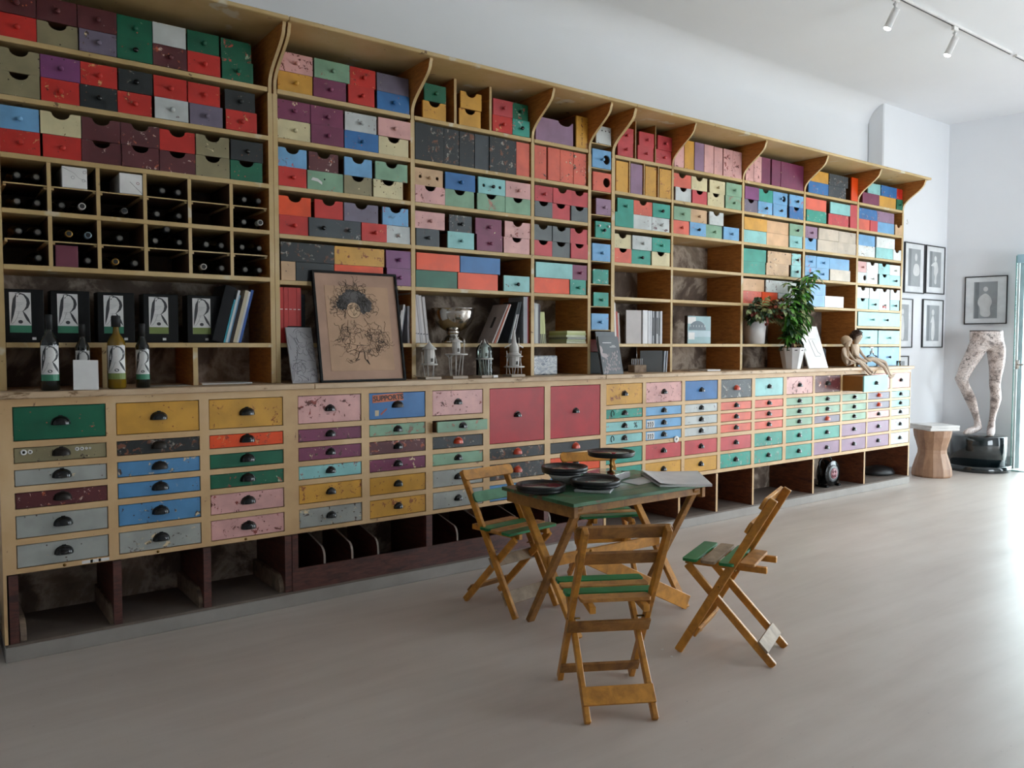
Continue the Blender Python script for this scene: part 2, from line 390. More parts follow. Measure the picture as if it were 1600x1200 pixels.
CHIP = {'r': ('7a2018', 'd9a46a'), 'n': ('74452f', '9a958a'), 'k': ('5a4a44', 'a8a8a2'), 'm': ('b05a3a', 'd9c2b6'), 'y': ('8a4a20', '7a3a18'), 'g': ('b05040', '9fb59a'),
        'l': ('b0505a', '5580a0'), 'b': ('a0564a', '88a8c0'), 'p': ('5a2418', '8a3a30'), 'o': ('8a2c18', 'e08a50'), 'c': ('6b4a40', 'b8686a'),
        't': ('b06a64', '9cc0b8'), 'e': ('5a4028', '7a6038'), 'x': ('8a6a58', 'b8a090'), 'w': ('6a4a50', '8a7a78'), 's': ('8a6a58', 'b07a6a')}
def pmat(code, wear):
    nm, hx = COL[code]; a, b = CHIP.get(code, ('3c2a20', 'd8c39c'))
    return paint(nm.replace(' ', '_'), hx, wear, a, b)
def front_loops(w, h, typ, extra=()):
    # outline of a drawer front in (u, v), with the scooped finger notch or round holes the drawer has
    if 'N' in typ:
        nw = min(w*.5, .075); nd = min(h*.30, .028); c = w/2
        if 'R' in typ: c = w*.78; nw = w*.36
        top = [(c+nw*.62, h)] + [(c + nw*.5*math.cos(a), h - nd*math.sin(a)*1.0 - .003) for a in [PI*i/8 for i in range(9)]] + [(c-nw*.62, h)]
        L = [(0, 0), (w, 0), (w, h)] + top + [(0, h)]
    else: L = [(0, 0), (w, 0), (w, h), (0, h)]
    loops = [L]
    if 'H' in typ: loops.append(arc(w*.76, h*.5, h*.26, 0, 2*PI*15/16, 15)[::-1])
    if 'D' in typ:
        for u in (.2, .8): loops.append(arc(w*u, h*.5, .011, 0, 2*PI*9/10, 9)[::-1])
    return loops
_knob = {}
def knob_mesh(mat):
    if mat.name not in _knob:
        me = MB().lathe([(.006, 0), (.0055, .006), (.010, .011), (.0125, .017), (.011, .023), (.006, .026), (0, .0265)], 12, M=Matrix.Rotation(PI/2, 4, 'X')).build('knob', mat)
        _knob[mat.name] = me.data; bpy.data.objects.remove(me)
    return _knob[mat.name]
def child_mesh(name, data, parent, loc, scale=None):
    o = bpy.data.objects.new(name, data); C.objects.link(o); o.parent = parent; o.location = loc
    if scale: o.scale = scale
    return o
DG = 'loose painted drawers on the wall shelves'
INN2 = plain('drawer_inside_wood', '5d3a1e', .6)
def loose_drawer(x0, x1, z0, h, code, typ, wear=1, depth=.27, dy=0.0, knobcol=None):
    w = x1-x0; y0 = Y1 + dy
    m = MB().prism(front_loops(w, h, typ), 0, .012, mi=0, M=XZ)
    if h < .15 or 'N' in typ:
        m.box(.002, .008, .012, depth, 0, h*.9, 1); m.box(w-.008, w-.002, .012, depth, 0, h*.9, 1)
        m.box(.008, w-.008, .012, depth, 0, .006, 1); m.box(.002, w-.002, depth, depth+.006, 0, h*.9, 1)
    else: m.box(.001, w-.001, .012, depth, 0, h, 1)
    o = m.build('drawer', [pmat(code, wear), INN2], loc=(x0, y0, z0))
    if 'K' in typ:
        kz = h*.46; ks = [w*.5]
        if '2' in typ: ks = [w*.33, w*.66]
        for kx in ks:
            km = BLACK if (random.random() < .35 and code in 'tclgsnk') else pmat(knobcol or code, 0)
            child_mesh('knob', knob_mesh(km), o, (kx, 0, kz))
    return o
ROWN = ['top row', 'second row', 'third row', 'fourth row', 'fifth row', 'sixth row', 'seventh row']
BAYN = {'A': 'far left bay', 'B': 'second bay', 'C': 'third bay', 'D': 'bay left of narrow column', 'N': 'narrow column', 'E': 'bay right of narrow column',
        'F': 'fourth bay from right end', 'G': 'third bay from right end', 'H': 'second bay from right end', 'I': 'right end bay'}
DATA = {
'A0': '-8 56 1 m K;57 119.6 1 m K;121 182 1 m K;183 238 1 g K;238.5 290 1 w P;293 342 1 g K;346 393 1 g P!;-8 57 0 r K;58 122 0 a N;124 182 0 u K!;183 238 0 g K;239 291.5 0 m K!;293 343.8 0 r K;347 395.5 0 g K!',
'A1': '-6 62 1 a N;63 125 1 V K;126 183 1 r K!;185 238 1 n K;240 291.5 1 r K;294 344 1 r K;352 399 1 n K;-6 62 0 a N;64 124 0 r K!;125 183 0 n K;184 237 0 r K!;242 294 0 w K;297 348 0 u K;353 401 0 r K!',
'A2': '-4 61 1 l K;63 126.5 1 e N;128 188 1 m N;188.5 249 1 m N!;250 305 1 r N;306.5 358 1 a N;361 411 1 n K;-4 62.7 0 r K!;67 127 0 r K;128 190 0 m N;190.5 248 0 m N!;250 306 0 m N!;306.5 359 0 a N;361 410.6 0 g N',
'B0': '437 489 1 p K!;491 546 1 s K;547 586.6 1 r K!;589.5 639 1 u P;435 489 0 y K;490 540.6 0 v K;544 584.7 0 r K;590 640 0 b K',
'B1': '433 485 1 v K;486 536.5 1 v K;540 589 1 w K;591 641 1 p K;433 486 0 e K;486.6 537 0 v K;539 591.6 0 b K;592.7 639 0 e N',
'B2': '434.7 480 1 l N!;483.4 529.4 1 m N!;539 582 1 l N;586.6 636.6 1 s N;435 478.7 0 r K;481 536.5 0 s P;538 581 0 a N;584 629.7 0 e N!',
'B3': '435.6 486.6 1 o N*;492 536 1 r N*;538 591 1 u N;598 638 1 l N!;436.6 481.6 0 r K;482.5 524.7 0 k K;524.9 564 0 k K!;565 604 0 r K;605 641.5 0 w K',
'B4': '438.4 522 1 n P!;523 600.6 1 y P!;604 643 1 V K*;439.8 462 0 T P;463 522 0 n P;523 599 0 o P*;605 643 0 V K*',
'C0': '663 697 1 g K;719.4 752 1 y N;770.4 800.4 1 z K;801 825 1 g K!;661 697 0 y N;718.6 752 0 y N;769.5 800 0 r K!;800.6 827 0 t K!',
'C1': '648 668.5 T n P;669 694.4 T n P!;694.8 718 T n P!;719 742 T n P!;743 765 T k P;765.3 787 T n P!;788 807.6 T n P!;808 828 T q P',
'C2': '648.7 692.7 1 T KD;696.5 743 1 b K*;747.5 789.4 1 c KD;790.6 829 1 p K;649 695.4 0 p N!;696 741 0 s N;746 789 0 s N!;790 829 0 s N*',
'C3': '649 695.4 1 p K;703 738 1 k K!;744 784.7 1 v K;790 830 1 p N!;651 687 0 k K;699.7 740.7 0 c K;745 784.7 0 v K*;788 828 0 p N',
'C4': '651 718 1 o P*;720 782 1 b P*;651 715 0 g P*;716.7 778.7 0 o P*;788 828 0 c K',
'D0': '838 896 0 L NR*.155;901.6 920 T y P!',
'D1': '835.7 854 T q P;856 874.4 T q P;875.4 895.6 T q P!;896.7 915.8 T q P!',
'D2': '835 863 1 z K;864 892.6 1 z N*;893 919 1 z N*;835 862.7 0 G N;863 891 0 z N*;893 919 0 G N*',
'D3': '835 863 1 G N*;864 891 1 G N*;892 918 1 z N*;834.6 862.7 0 z N*;863.7 891 0 G N*;892 918 0 z N*',
'D4': '837 894 1 c P*;894.7 917.5 1 v K;834.6 890 0 o P;890.5 915 0 t K!',
'E0': '968 990 1 z K*;1000 1023 1 z K*;1028 1051 1 z K;965 988.7 0 z K*;997 1021 0 z K*;1026 1050 0 z K',
'E1': '963.4 982 T y P;986.6 1004.7 T L P*;1009 1026 T y P!;1031 1048.8 T y P!',
'E2': '965.6 990.5 1 t K;991 1019.8 1 q N;1020 1047 1 t K;960 989.6 0 t P*;990.5 1019 0 w P;1020 1047 0 w K!',
'E3': '958.6 987 1 e N;988 1018 1 w K;1019 1046.7 1 t K;958 987 0 q N;988 1017.5 0 t K;1019 1046.7 0 e N',
'F0': '1055 1070 T p P;1070.4 1085 T y P;1085.5 1100 T L P*;1100.7 1115 T p P;1117 1130 T p P;1131 1145 T p P!;1146 1160 T p P!',
'F1': '1053 1080.8 1 q N;1081.5 1106 1 e N;1110 1134 1 e K;1134.8 1159 1 s K;1056 1080 0 w N;1083 1105.6 0 z N*;1106.5 1132 0 e N;1134 1158 0 s K!',
'F2': '1052 1078.8 1 s K*;1079.4 1105 1 T K;1108 1130 1 w N;1052 1077 0 q K*;1078 1103 0 l K;1104 1129 0 s K*;1131 1155 0 l K',
'G0': '1166 1178 T p P!;1178.3 1190 T p P!;1190.4 1203.6 T v P;1206 1219.8 T v P;1220 1232.6 T v P;1233 1246 T v P;1246.3 1259 T v P',
'G1': '1164 1185.6 1 V P*;1186 1208 1 t N;1208.6 1231 1 l KH;1234 1256 1 l K!;1163.6 1184 0 u N!;1185 1207 0 l K!;1208.6 1230 0 l K!;1234 1256 0 b N!',
'G2': '1162 1198 1 y P;1199.6 1233 1 P P;1233.6 1254.6 1 s K;1162 1198 0 c P;1199 1233 0 P P;1233.6 1253 0 c K',
'G3': '1161 1198 1 t P*;1200 1236.6 1 T P!;1237 1251 1 c K!;1160 1196 0 t P;1197 1232 0 T P!;1236 1251 0 c K',
'G4': '1159 1195 1 P P;1196.4 1231 1 w P!;1232 1253 1 w P;1160 1190 0 q P;1191 1215 0 o P;1216 1250 0 w P',
'H0': '1268 1295 1 y P;1295.6 1324.6 1 k P!;1263 1294 0 b P!;1295 1321.6 0 k P!;1330 1340.6 T o P*',
'H1': '1259.4 1291 1 q P*;1297 1328 1 c P;1260 1290.6 0 t P!;1295.6 1327 0 z P!;1328.6 1340 T z P',
'H2': '1258 1277 1 L K;1279 1309.8 1 x P;1311.6 1340 1 x P;1257 1275.6 0 l N;1278 1309.4 0 x P;1309.8 1340 0 x P',
'H3': '1256 1275 1 l K!;1276.4 1296.6 1 l K;1297.6 1328 1 l P;1255.6 1274 0 l K!;1274.6 1295 0 l K;1296.6 1328 0 x P',
'H4': '1257 1291 1 l P;1256 1288 0 l P;1288.4 1317.6 0 W P',
'I0': '1357 1376.4 1 c P;1376.7 1400.6 1 b P!;1401 1413.6 1 r P!;1347.6 1373.6 0 v P;1374 1400 0 y P;1400.6 1413 0 g K',
'I1': '1343.6 1371.8 1 b P!;1372 1398 1 L P!;1343 1359.8 0 q P;1360 1371.6 0 z P;1372 1398 0 l P;1399 1411 0 T N',
'I2': '1341.4 1368 1 l P;1370 1398 1 W P;1341 1367.6 0 W P!;1369 1395 0 c P;1396 1410 0 W N',
'I3': '1340.6 1354 1 p K;1354.6 1372.6 1 W N;1373 1390 1 c N;1391.4 1408 1 W K;1340.6 1355 0 w H;1355.6 1371.6 0 W K;1374.4 1390.6 0 c N;1391 1407 0 c K',
'I4': '1340 1358 1 W N;1359.4 1375 1 W N;1375.4 1390.6 1 W N;1391.6 1406 1 W N;1339.6 1357 0 c N;1358 1374 0 c K;1374.6 1391 0 W K;1392 1406 0 c K',
}
CNT = {}
for key, spec in DATA.items():
    bay, row = key[0], int(key[1]); zb = ZS[row] + .0008; b0, b1 = BAYS[bay][0] + .002, BAYS[bay][1] - .002
    items = []
    for it in spec.split(';'):
        a = it.split(); px0, px1, lv, code, typ = float(a[0]), float(a[1]), a[2], a[3], a[4]
        hh = None
        if '.' in typ: typ, q = typ.split('.'); hh = float('.' + q)
        wear = 2 if '!' in typ else 0 if '*' in typ else 1
        H = hh or (.218 if lv == 'T' else .103 if row < 5 else .1)
        z = zb + (.1045 if lv == '1' else 0)
        x0, x1 = xat(px0, z + H/2, Y1), xat(px1, z + H/2, Y1)
        items.append([lv, max(x0, b0), min(x1, b1), z, H, code, typ, wear])
    for lv in '01T':
        row_i = sorted([i for i in items if i[0] == lv], key=lambda i: i[1])
        for a, b in zip(row_i, row_i[1:]):
            if b[1] < a[2] + .0015: b[1] = a[2] + .0015
        for k, (l_, x0, x1, z, H, code, typ, wear) in enumerate(row_i):
            if lv == 'T' and [i for i in items if i[0] != 'T']:
                for i in items:
                    if i[0] != 'T' and i[2] > x0 - .001 and i[1] < x0: x0 = i[2] + .002
            dy = random.choice((0, .002, .004, .007, -.003))
            o = loose_drawer(x0, x1, z, H, code, typ, wear, dy=dy)
            kind = 'notched' if 'N' in typ else 'knobbed' if 'K' in typ else 'holed' if 'H' in typ else 'plain'
            nm = COL[code][0]
            if lv == 'T': lab = 'upright %s drawer, %s of the tall ones, %s, %s' % (nm, ORD[k], ROWN[row], BAYN[bay])
            elif not [i for i in items if i[0] == '1']: lab = '%s %s drawer, %s, %s' % (nm, kind, ROWN[row], BAYN[bay])
            else: lab = '%s %s drawer, %s in %s layer, %s, %s' % (nm, kind, ORD[k], 'upper' if lv == '1' else 'lower', ROWN[row], BAYN[bay])
            lab = lab.replace('bay left of narrow column', 'bay left of narrow column').replace('fourth bay from right end', 'fourth bay from right')
            tag(o, lab, 'drawer', DG)
            if key == 'D0' and lv == 'T':
                for i, ch in enumerate('SLITTE'):
                    tt = text_mesh('letter', ch, .03, plain('faded_brown_ink', '6b3f18', .6), o); put(tt, ((x1-x0)/2, -.0008, H - .028 - i*.032), (PI/2, 0, 0))
            if key == 'B2' and lv == '0' and k == 1:
                MB().prism([[(.02, .05), (.06, .045), (.085, .03), (.085, .045), (.06, .062), (.03, .066)]], -.001, 0, M=XZ).build('paper_label', PAPER, o)
                MB().lathe([(.005, 0), (.005, .001), (0, .0012)], 10, M=Matrix.Translation((.1, 0, .062)) @ Matrix.Rotation(PI/2, 4, 'X')).build('screw_hole', MATTBLACK, o)
            if key == 'I4' and lv == '0' and k in (2,):
                MB().prism([[(-.03, -.012), (-.006, -.004), (.006, -.004), (.03, -.012), (.03, .012), (.006, .004), (-.006, .004), (-.03, .012)]], -.008, 0, M=Matrix.Translation(((x1-x0)/2, 0, .03)) @ XZ).build('bow', pmat('r', 0), o)

# bay I lower wide drawers
for px0, px1, z, H, code, typ, lab in ((1341, 1409.5, 1.5935, .135, 'c', 'K2', 'wide pale aqua drawer with two knobs near bottom of right end bay'),
        (1341.5, 1371, 1.4155, .135, 'c', 'K', 'pale aqua drawer below the two knobbed wide one, left of the pair'), (1372.5, 1406, 1.4155, .135, 'c', 'K', 'pale aqua drawer below the two knobbed wide one, right of the pair'),
        (1341.5, 1371, 1.1975, .185, 'l', 'K', 'tall pale blue drawer behind the glass dispenser, bottom of right end bay'), (1372.5, 1406, 1.1975, .185, 'l', 'K', 'tall pale blue drawer at the bottom right corner of the shelving')):
    x0 = max(xat(px0, z+H/2, Y1), 7.314); x1 = min(xat(px1, z+H/2, Y1), 8.116)
    tag(loose_drawer(x0, x1, z, H, code, typ, 1), lab, 'drawer', DG)
# narrow column of single drawers, each on its own thin board
NC = [('w', 'P', 931, 954, 198, 225), ('l', 'KH', 925, 954, 234.5, 263), ('q', 'H', 926, 954, 270, 299), ('L', 'K', 931, 954, 311, 336), ('t', 'K', 930, 953.5, 346.5, 372),
      ('l', 'K', 925, 953, 381, 408), ('t', 'P!', 926, 950, 421, 443.6), ('t', 'K', 927, 950, 457, 478.6), ('l', 'K', 923.5, 950, 490, 515)]
NLAB = ['pale grey drawer with a row of small dark marks', 'light blue drawer with a round hole, second', 'coral drawer with a big round hole, third', 'lilac drawer with knob, fourth', 'teal drawer with face-like knobs, fifth',
        'light blue drawer with knob, sixth', 'flaking teal drawer, seventh', 'teal drawer with dark knob, eighth', 'light blue knobbed drawer, lowest']
for (code, typ, px0, px1, y0, y1), lb in zip(NC, NLAB):
    pm = (px0+px1)/2; zt = onY(pm, y0, Y1).z; zb = onY(pm, y1, Y1).z
    x0 = max(xat(px0, zb, Y1), 3.853); x1 = min(xat(px1, zb, Y1), 4.047)
    o = loose_drawer(x0, x1, zb, zt-zb, code, typ, 2 if '!' in typ else 1, dy=-.004)
    tag(o, lb + (' from the top of the narrow column' if lb[-1] == 'd' or lb.endswith('th') else ' in the narrow column'), 'drawer', 'single drawers in the narrow column')
    if code == 't' and y0 == 346.5:
        for dx in (.2, .8): child_mesh('knob', knob_mesh(WHITE), o, ((x1-x0)*dx, 0, (zt-zb)*.72), (.7, .7, .7))
    if code == 'w':
        for i in range(4): MB().lathe([(.005, 0), (.005, .0008), (0, .001)], 8, M=Matrix.Translation(((x1-x0)*(.15+.24*i), 0, (zt-zb)*.75)) @ Matrix.Rotation(PI/2, 4, 'X')).build('dark_mark', MATTBLACK, o)
    U(U2, MB().box(3.851, 4.049, Y1+.006, YB, zb-.0068, zb-.0008).build('thin_board', CREAM, U2))

# ------------------------------------------------------------ the lower cabinets with fitted drawers, and the worktops
def pull_mesh(name, mat, w=.062, h=.036, d=.024):
    # bin pull: a half dome open below, with a small mounting lip on top
    m = MB(); n, k = 14, 6; vs = []
    for i in range(n+1):
        a = PI*i/n
        for j in range(k+1):
            t = PI/2*j/k; c = max(math.cos(t), 0)**.6
            vs.append((-w/2*math.cos(a)*c*(1 if j < k else 0), -d*math.sin(t), h*max(math.sin(a), 0)**.8*c))
    fs = [(i*(k+1)+j, i*(k+1)+j+1, (i+1)*(k+1)+j+1, (i+1)*(k+1)+j) for i in range(n) for j in range(k)]
    m.add(vs, fs, 0, True)
    m.box(-.008, .008, -.003, 0, h*.9, h*1.15)
    # front lip bar closes the cup
    m.tube([(w/2*u, -d*math.sqrt(max(1-u*u, 0))**.8, .0) for u in [q/8-1 for q in range(17)]], .0016, 6)
    m.tube([(-w/2*math.cos(PI*i/n), -.001, h*max(math.sin(PI*i/n), 0)**.8) for i in range(n+1)], .003, 6)
    o = m.build(name, mat); md = o.data; bpy.data.objects.remove(o); return md
PULL = pull_mesh('handle', BLACK, .074, .036, .026); PULLS = pull_mesh('handle', BLACK, .055, .03, .022)
PULLO = pull_mesh('handle', plain('orange_handle_paint', 'c8401c', .35, 0, .3), .062, .034, .026)
PULLD = pull_mesh('handle', plain('dark_worn_metal', '2a2420', .4, .6), .07, .034, .024)
ROWZ = [(1.131, .978), (.950, .880), (.852, .777), (.750, .676), (.648, .544), (.517, .412)]
ROWC = [(1.131, .978), (.950, .882), (.860, .790), (.770, .702), (.672, .558), (.535, .418)]
def tub(name, x0, x1): return None
def cabinet(name, x0, x1, label):
    root = empty(name, (x0, YF, .065)); tag(root, label, 'cabinet', 'chests of coloured drawers below the worktop'); return root
L1 = cabinet('drawer_cabinet', .275, 1.57, 'left cream cabinet with eighteen wide drawers and open bays below')
L2 = cabinet('drawer_cabinet', 1.57, 3.83, 'middle cream cabinet with two big red drawers and a maroon kick board')
L3 = cabinet('drawer_cabinet', 3.83, 8.055, 'right cream cabinet of many small drawers, nearest the glass door')
def inroot(o, root): o.location = Vector(o.location) - root.location; return o
def face_frame(root, x0, x1, cols, rows_of):
    # one face frame mesh: a slab with a hole for every drawer
    outer = [(x0, .39), (x1, .39), (x1, 1.165), (x0, 1.165)]; loops = [outer]
    for ci, (a, b) in enumerate(cols):
        for (zt, zb) in rows_of(ci): loops.append([(a, zb), (a, zt), (b, zt), (b, zb)])
    inroot(MB().prism(loops, YF, YF+.02, M=XZ).build('face_frame', LCREAM, root), root)
def carcass(root, x0, x1, divs, floor_z=.08):
    inroot(MB().box(x0, x1, YF+.45, YF+.47, floor_z, 1.165).build('back_panel', BACK, root), root)
    inroot(MB().box(x0, x1, YF+.02, YF+.45, .385, .395).build('drawer_deck', INNER, root), root)
    inroot(MB().box(x0, x1, YF-.005, YF+.47, floor_z-.012, floor_z).build('bottom_board', plain('dusty_bottom_board', '6b5f56', .8), root), root)
def fitted(root, x0, x1, zt, zb, code, wear=1, hd='p', pull=PULL, out=0., label=None):
    g = .003; w = x1-x0-2*g; h = zt-zb-2*g
    m = MB().box(0, w, 0, .014, 0, h); m.box(.01, w-.01, .014, .30, .004, h-.006, 1)
    o = m.build('drawer', [pmat(code, wear), INN2], root, bevel=.0015); o.location = Vector((x0+g, YF+.003-out, zb+g)) - root.location
    if label: o['label'] = label
    if hd: 
        child_mesh('handle', {'p': pull, 'o': PULLO, 'd': PULLD}[hd], o, (w/2, 0, h/2-.01))
    return o
# ---- left cabinet
C1 = [(.315, .685), (.728, 1.105), (1.151, 1.532)]
face_frame(L1, .275, 1.57, C1, lambda c: ROWZ); carcass(L1, .275, 1.57, ())
inroot(MB().box(.262, .275, YF, YF+.47, .08, 1.165, mi=0).build('side_panel', LCREAM, L1), L1)
for (a, b), codes in zip(C1, (('g.p', 'a!d', 'h.p', 'm!d', 'h.p', 'h.p'), ('y.p', 'n!d', 'B!d', 'B.p', 'B!p', 'h!p'), ('y!p', 'o!p', 'g*p', 'g!p', 'p!p', 'p!p'))):
    for (zt, zb), cd in zip(ROWZ, codes):
        o = fitted(L1, a, b, zt, zb, cd[0], {'!': 2, '.': 1, '*': 0}[cd[1]], cd[2], label='%s drawer' % COL[cd[0]][0])
        if cd == 'a!d':
            for u, r in ((.035, .013), (.06, .01), (.245, .009), (.265, .008), (.283, .006), (.298, .005)):
                MB().lathe([(r*.45, 0), (r*.45, .002), (r, .002), (r, 0)], 14, M=Matrix.Translation((u, 0, .045)) @ Matrix.Rotation(PI/2, 4, 'X')).build('white_ring', WHITE, o)
for x in (.30, 1.128-.41, 1.13, 1.55):
    inroot(MB().box(x-.018, x+.018, YF, YF+.45, .08, .385, mi=0).build('divider', MAROONW, L1), L1)
for x in (.335, .70, 1.105, 1.52):   # low curved rails inside the open bays
    pr = [(YF+.02, .08), (YF+.45, .08), (YF+.45, .17)] + [(YF+.10-.08*math.sin(a), .09+.08*math.cos(a)) for a in [i*PI/16 for i in range(0, 9)]]
    inroot(MB().prism([pr], x-.012, x+.012, M=YZ).build('curved_rail', wood('scuffed_rail_wood', '8d7a66', '4a3a30', .6), L1), L1)
for i in range(3):
    MBx = MB().box(0, .045, -.001, 0, 0, .014); o = inroot(MBx.build('paper_tag', PAPER, L1, loc=(xat(128+i*13, .4, YF), YF, .394)), L1)
for px in (101, 247, 384): inroot(MB().lathe([(.007, 0), (.007, .002), (0, .003)], 10, M=Matrix.Translation((xat(px, .4, YF), YF, .401)) @ Matrix.Rotation(PI/2, 4, 'X')).build('screw_head', BRASS, L1), L1)
# ---- middle cabinet
C2 = [(1.613, 1.983), (2.031, 2.398), (2.446, 2.812), (2.861, 3.304), (3.353, 3.803)]
def rows2(c): return ROWZ if c < 3 else [(1.131, .777)] + ROWZ[3:]
face_frame(L2, 1.57, 3.83, C2, rows2); carcass(L2, 1.57, 3.83, ())
M2 = (('p!p', 'v!p', 'v!p', 'c!p', 'y!p', 'h!p'), ('b*d', 's!p', 'm!p', 'v!p', 'y.p', 'y!p'), ('p!p', 's!p', 'n!o', 's.p', 'h.p', 'h.p'), ('r*p', 'n!o', 'n!o', 'B*p'), ('r*p', 'n.o', 'o.p', 'B*p'))
for ci, ((a, b), codes) in enumerate(zip(C2, M2)):
    for ri, ((zt, zb), cd) in enumerate(zip(rows2(ci), codes)):
        big = cd == 'r*p'; out = .055 if (ci, ri) == (2, 1) else 0
        pl = PULLS if ci >= 3 else PULLS
        o = fitted(L2, a, b, zt, zb, cd[0], {'!': 2, '.': 1, '*': 0}[cd[1]], cd[2], pull=pl, out=out, label='%s drawer' % ('big red' if big else 'blue drawer front with orange sign' if (ci, ri) == (1, 0) else COL[cd[0]][0]) if (ci, ri) != (1, 0) else 'blue drawer front with orange sign')
        if big:
            o.data.materials[0] = paint('crimson', 'aa0a1c', 0, '8a2020', 'd0909a')
        if (ci, ri) == (1, 0):
            sg = MB().prism([[(.02, .093), (.02, .137), (.215, .146), (.218, .102)]], -.002, 0, M=XZ).build('sign', plain('orange_sign', 'cc6a3e', .5), o); sg['label'] = 'orange paper sign reading SUPPORTS'
            tt = text_mesh('lettering', 'SUPPORTS', .040, plain('dark_sign_ink', '2a0d0a', .5), sg, bold=.0012); put(tt, (.12, -.0026, .1185), (PI/2, -R(2.6), 0), (1.03, 1, 1))
            MB().prism([[(.035, .018), (.058, .018), (.06, .05), (.035, .05)]], -.001, 0, M=XZ).build('sticker', plain('cream_sticker', 'c9b998', .5), o)
            MB().prism([[(.072, .02), (.108, .05), (.113, .058), (.104, .057), (.07, .03)]], -.001, 0, M=XZ).build('sticker', plain('red_sticker', 'b0503c', .5), o)
inroot(MB().box(1.57, 3.83, YF-.004, YF+.012, .078, .200).build('kick_board', MAROONW, L2, bevel=.002), L2)
for x0, x1 in ((1.545, 1.605), (2.40, 2.44), (3.30, 3.34), (3.80, 3.83)):
    inroot(MB().box(max(x0, 1.572), x1, YF, YF+.45, .08, .385).build('divider', MAROONW, L2), L2)
for px in (500, 543, 583, 706, 747, 800, 850, 900):
    x = xat(px, .2, YF+.1)
    pr = [(YF+.03, .08), (YF+.44, .08), (YF+.44, .36), (YF+.12, .292)] + [(YF+.09-.055*math.sin(a), .225+.06*math.cos(a)) for a in [i*PI/16 for i in range(0, 9)]]
    inroot(MB().prism([pr], x-.006, x+.006, M=YZ, side_mi=1).build('curved_fin', [MAROONW, plain('pale_plywood_edge', '94867a', .6)], L2), L2)
# ---- right cabinet
C3 = [(3.858, 4.22), (4.253, 4.64), (4.676, 5.059), (5.098, 5.489), (5.531, 5.918), (5.963, 6.352), (6.382, 6.789), (6.821, 7.236), (7.259, 7.657), (7.693, 8.06)]
C3 = [(a, min(b, 8.045)) for a, b in C3]
face_frame(L3, 3.83, 8.055, C3, lambda c: ROWC); carcass(L3, 3.83, 8.055, ())
M3 = ('y!p', 't!p', 'c.p', 'c.p', 't.p', 't.p'), ('p!p', 'l.p', 'l.p', 'l*p', 'z.p', 'y.p'), ('b*p', 'w.p', 'w.p', 'w.p', 'z*p', 'y.p'), ('k!o', 'q*p', 'q*p', 'q*p', 'z*p', 't!p'), \
     ('c*p', 'q*p', 'q*p', 'q*p', 't!p', 't!p'), ('p!p', 's*p', 's*p', 's*p', 't.p', 't.p'), ('m!d', 's*p', 's!p', 'u.o', 't*p', 'L*p'), ('c*p', 's*p', 's*p', 's*p', 'L*p', 'L*p'), \
     ('p.p', 'u.o', 'u.o', 'p*p', 'L*p', 'L*p'), ('p*p', 'c*p', 'c*p', 'w*p', 'w!p', 'w*p')
for ci, ((a, b), codes) in enumerate(zip(C3, M3)):
    for ri, ((zt, zb), cd) in enumerate(zip(ROWC, codes)):
        out = 0
        if (ci, ri) == (7, 0): out = .21
        o = fitted(L3, a, b, zt, zb, cd[0], {'!': 2, '.': 1, '*': 0}[cd[1]], cd[2], pull=PULLS, out=out, label='open pale aqua drawer with brown side' if out else '%s drawer' % COL[cd[0]][0])
        if out: o.data.materials[1] = plain('bright_brown_side', '9a6226', .5)
        if ci == 1 and ri in (2, 3):
            sg = MB().box(.012, .09, -.001, 0, .004, .055).build('paper_label', PAPER, o)
            m = MB()
            for i in range(3): m.tube([(.022+i*.022, -.002, .008), (.03+i*.022, -.002, .03), (.024+i*.022, -.002, .044), (.018+i*.022, -.002, .036)], .0022, 5)
            m.build('black_drawing', MATTBLACK, sg)
        if ci == 0 and ri in (1, 2, 3):
            if ri == 2: t = text_mesh('painted_mark', '%', .055, MATTBLACK, o); put(t, (.29, -.001, .032), (PI/2, 0, 0))
            else:
                m = MB().tube([(.06+.014*math.cos(a), -.001, .033+.022*math.sin(a)) for a in [i*.42-.6 for i in range(13)]], .003, 5); m.build('painted_mark', MATTBLACK, o)
inroot(MB().lathe([(.008, 0), (.008, .004), (.026, .004), (.026, 0)], 18, M=Matrix.Translation((xat(1056, .70, YF), YF-.002, .693)) @ Matrix.Rotation(PI/2, 4, 'X')).build('white_key_ring', WHITE, L3), L3)
for i, x in enumerate((3.85, 4.62, 5.06, 5.52, 6.38, 7.22, 8.043)):
    m = MB().box(x-.011, x+.011, YF, YF+.45, .08, .385, mi=0, front=1)
    inroot(m.build('divider', [DARKIN, LCREAM], L3), L3)
# worktops
for x0, x1, lab in ((.25, 1.70, 'scuffed cream worktop under the wine bottles'), (1.702, 3.835, 'scuffed cream worktop under the framed drawing and white model towers'), (3.837, 8.085, 'pale cream worktop under the plants and seated dolls')):
    o = MB().box(x0, x1, YF-.022, YB+.03, 1.166, 1.1955).build('worktop', WTOP, bevel=.004); tag(o, lab, 'worktop', 'cream worktops along the wall')
# plinth
struct('trim_1', MB().box(.262, 8.06, YF-.006, YW, 0, .067), plain('grey_plinth_paint', '96908a', .5), bevel=.003)
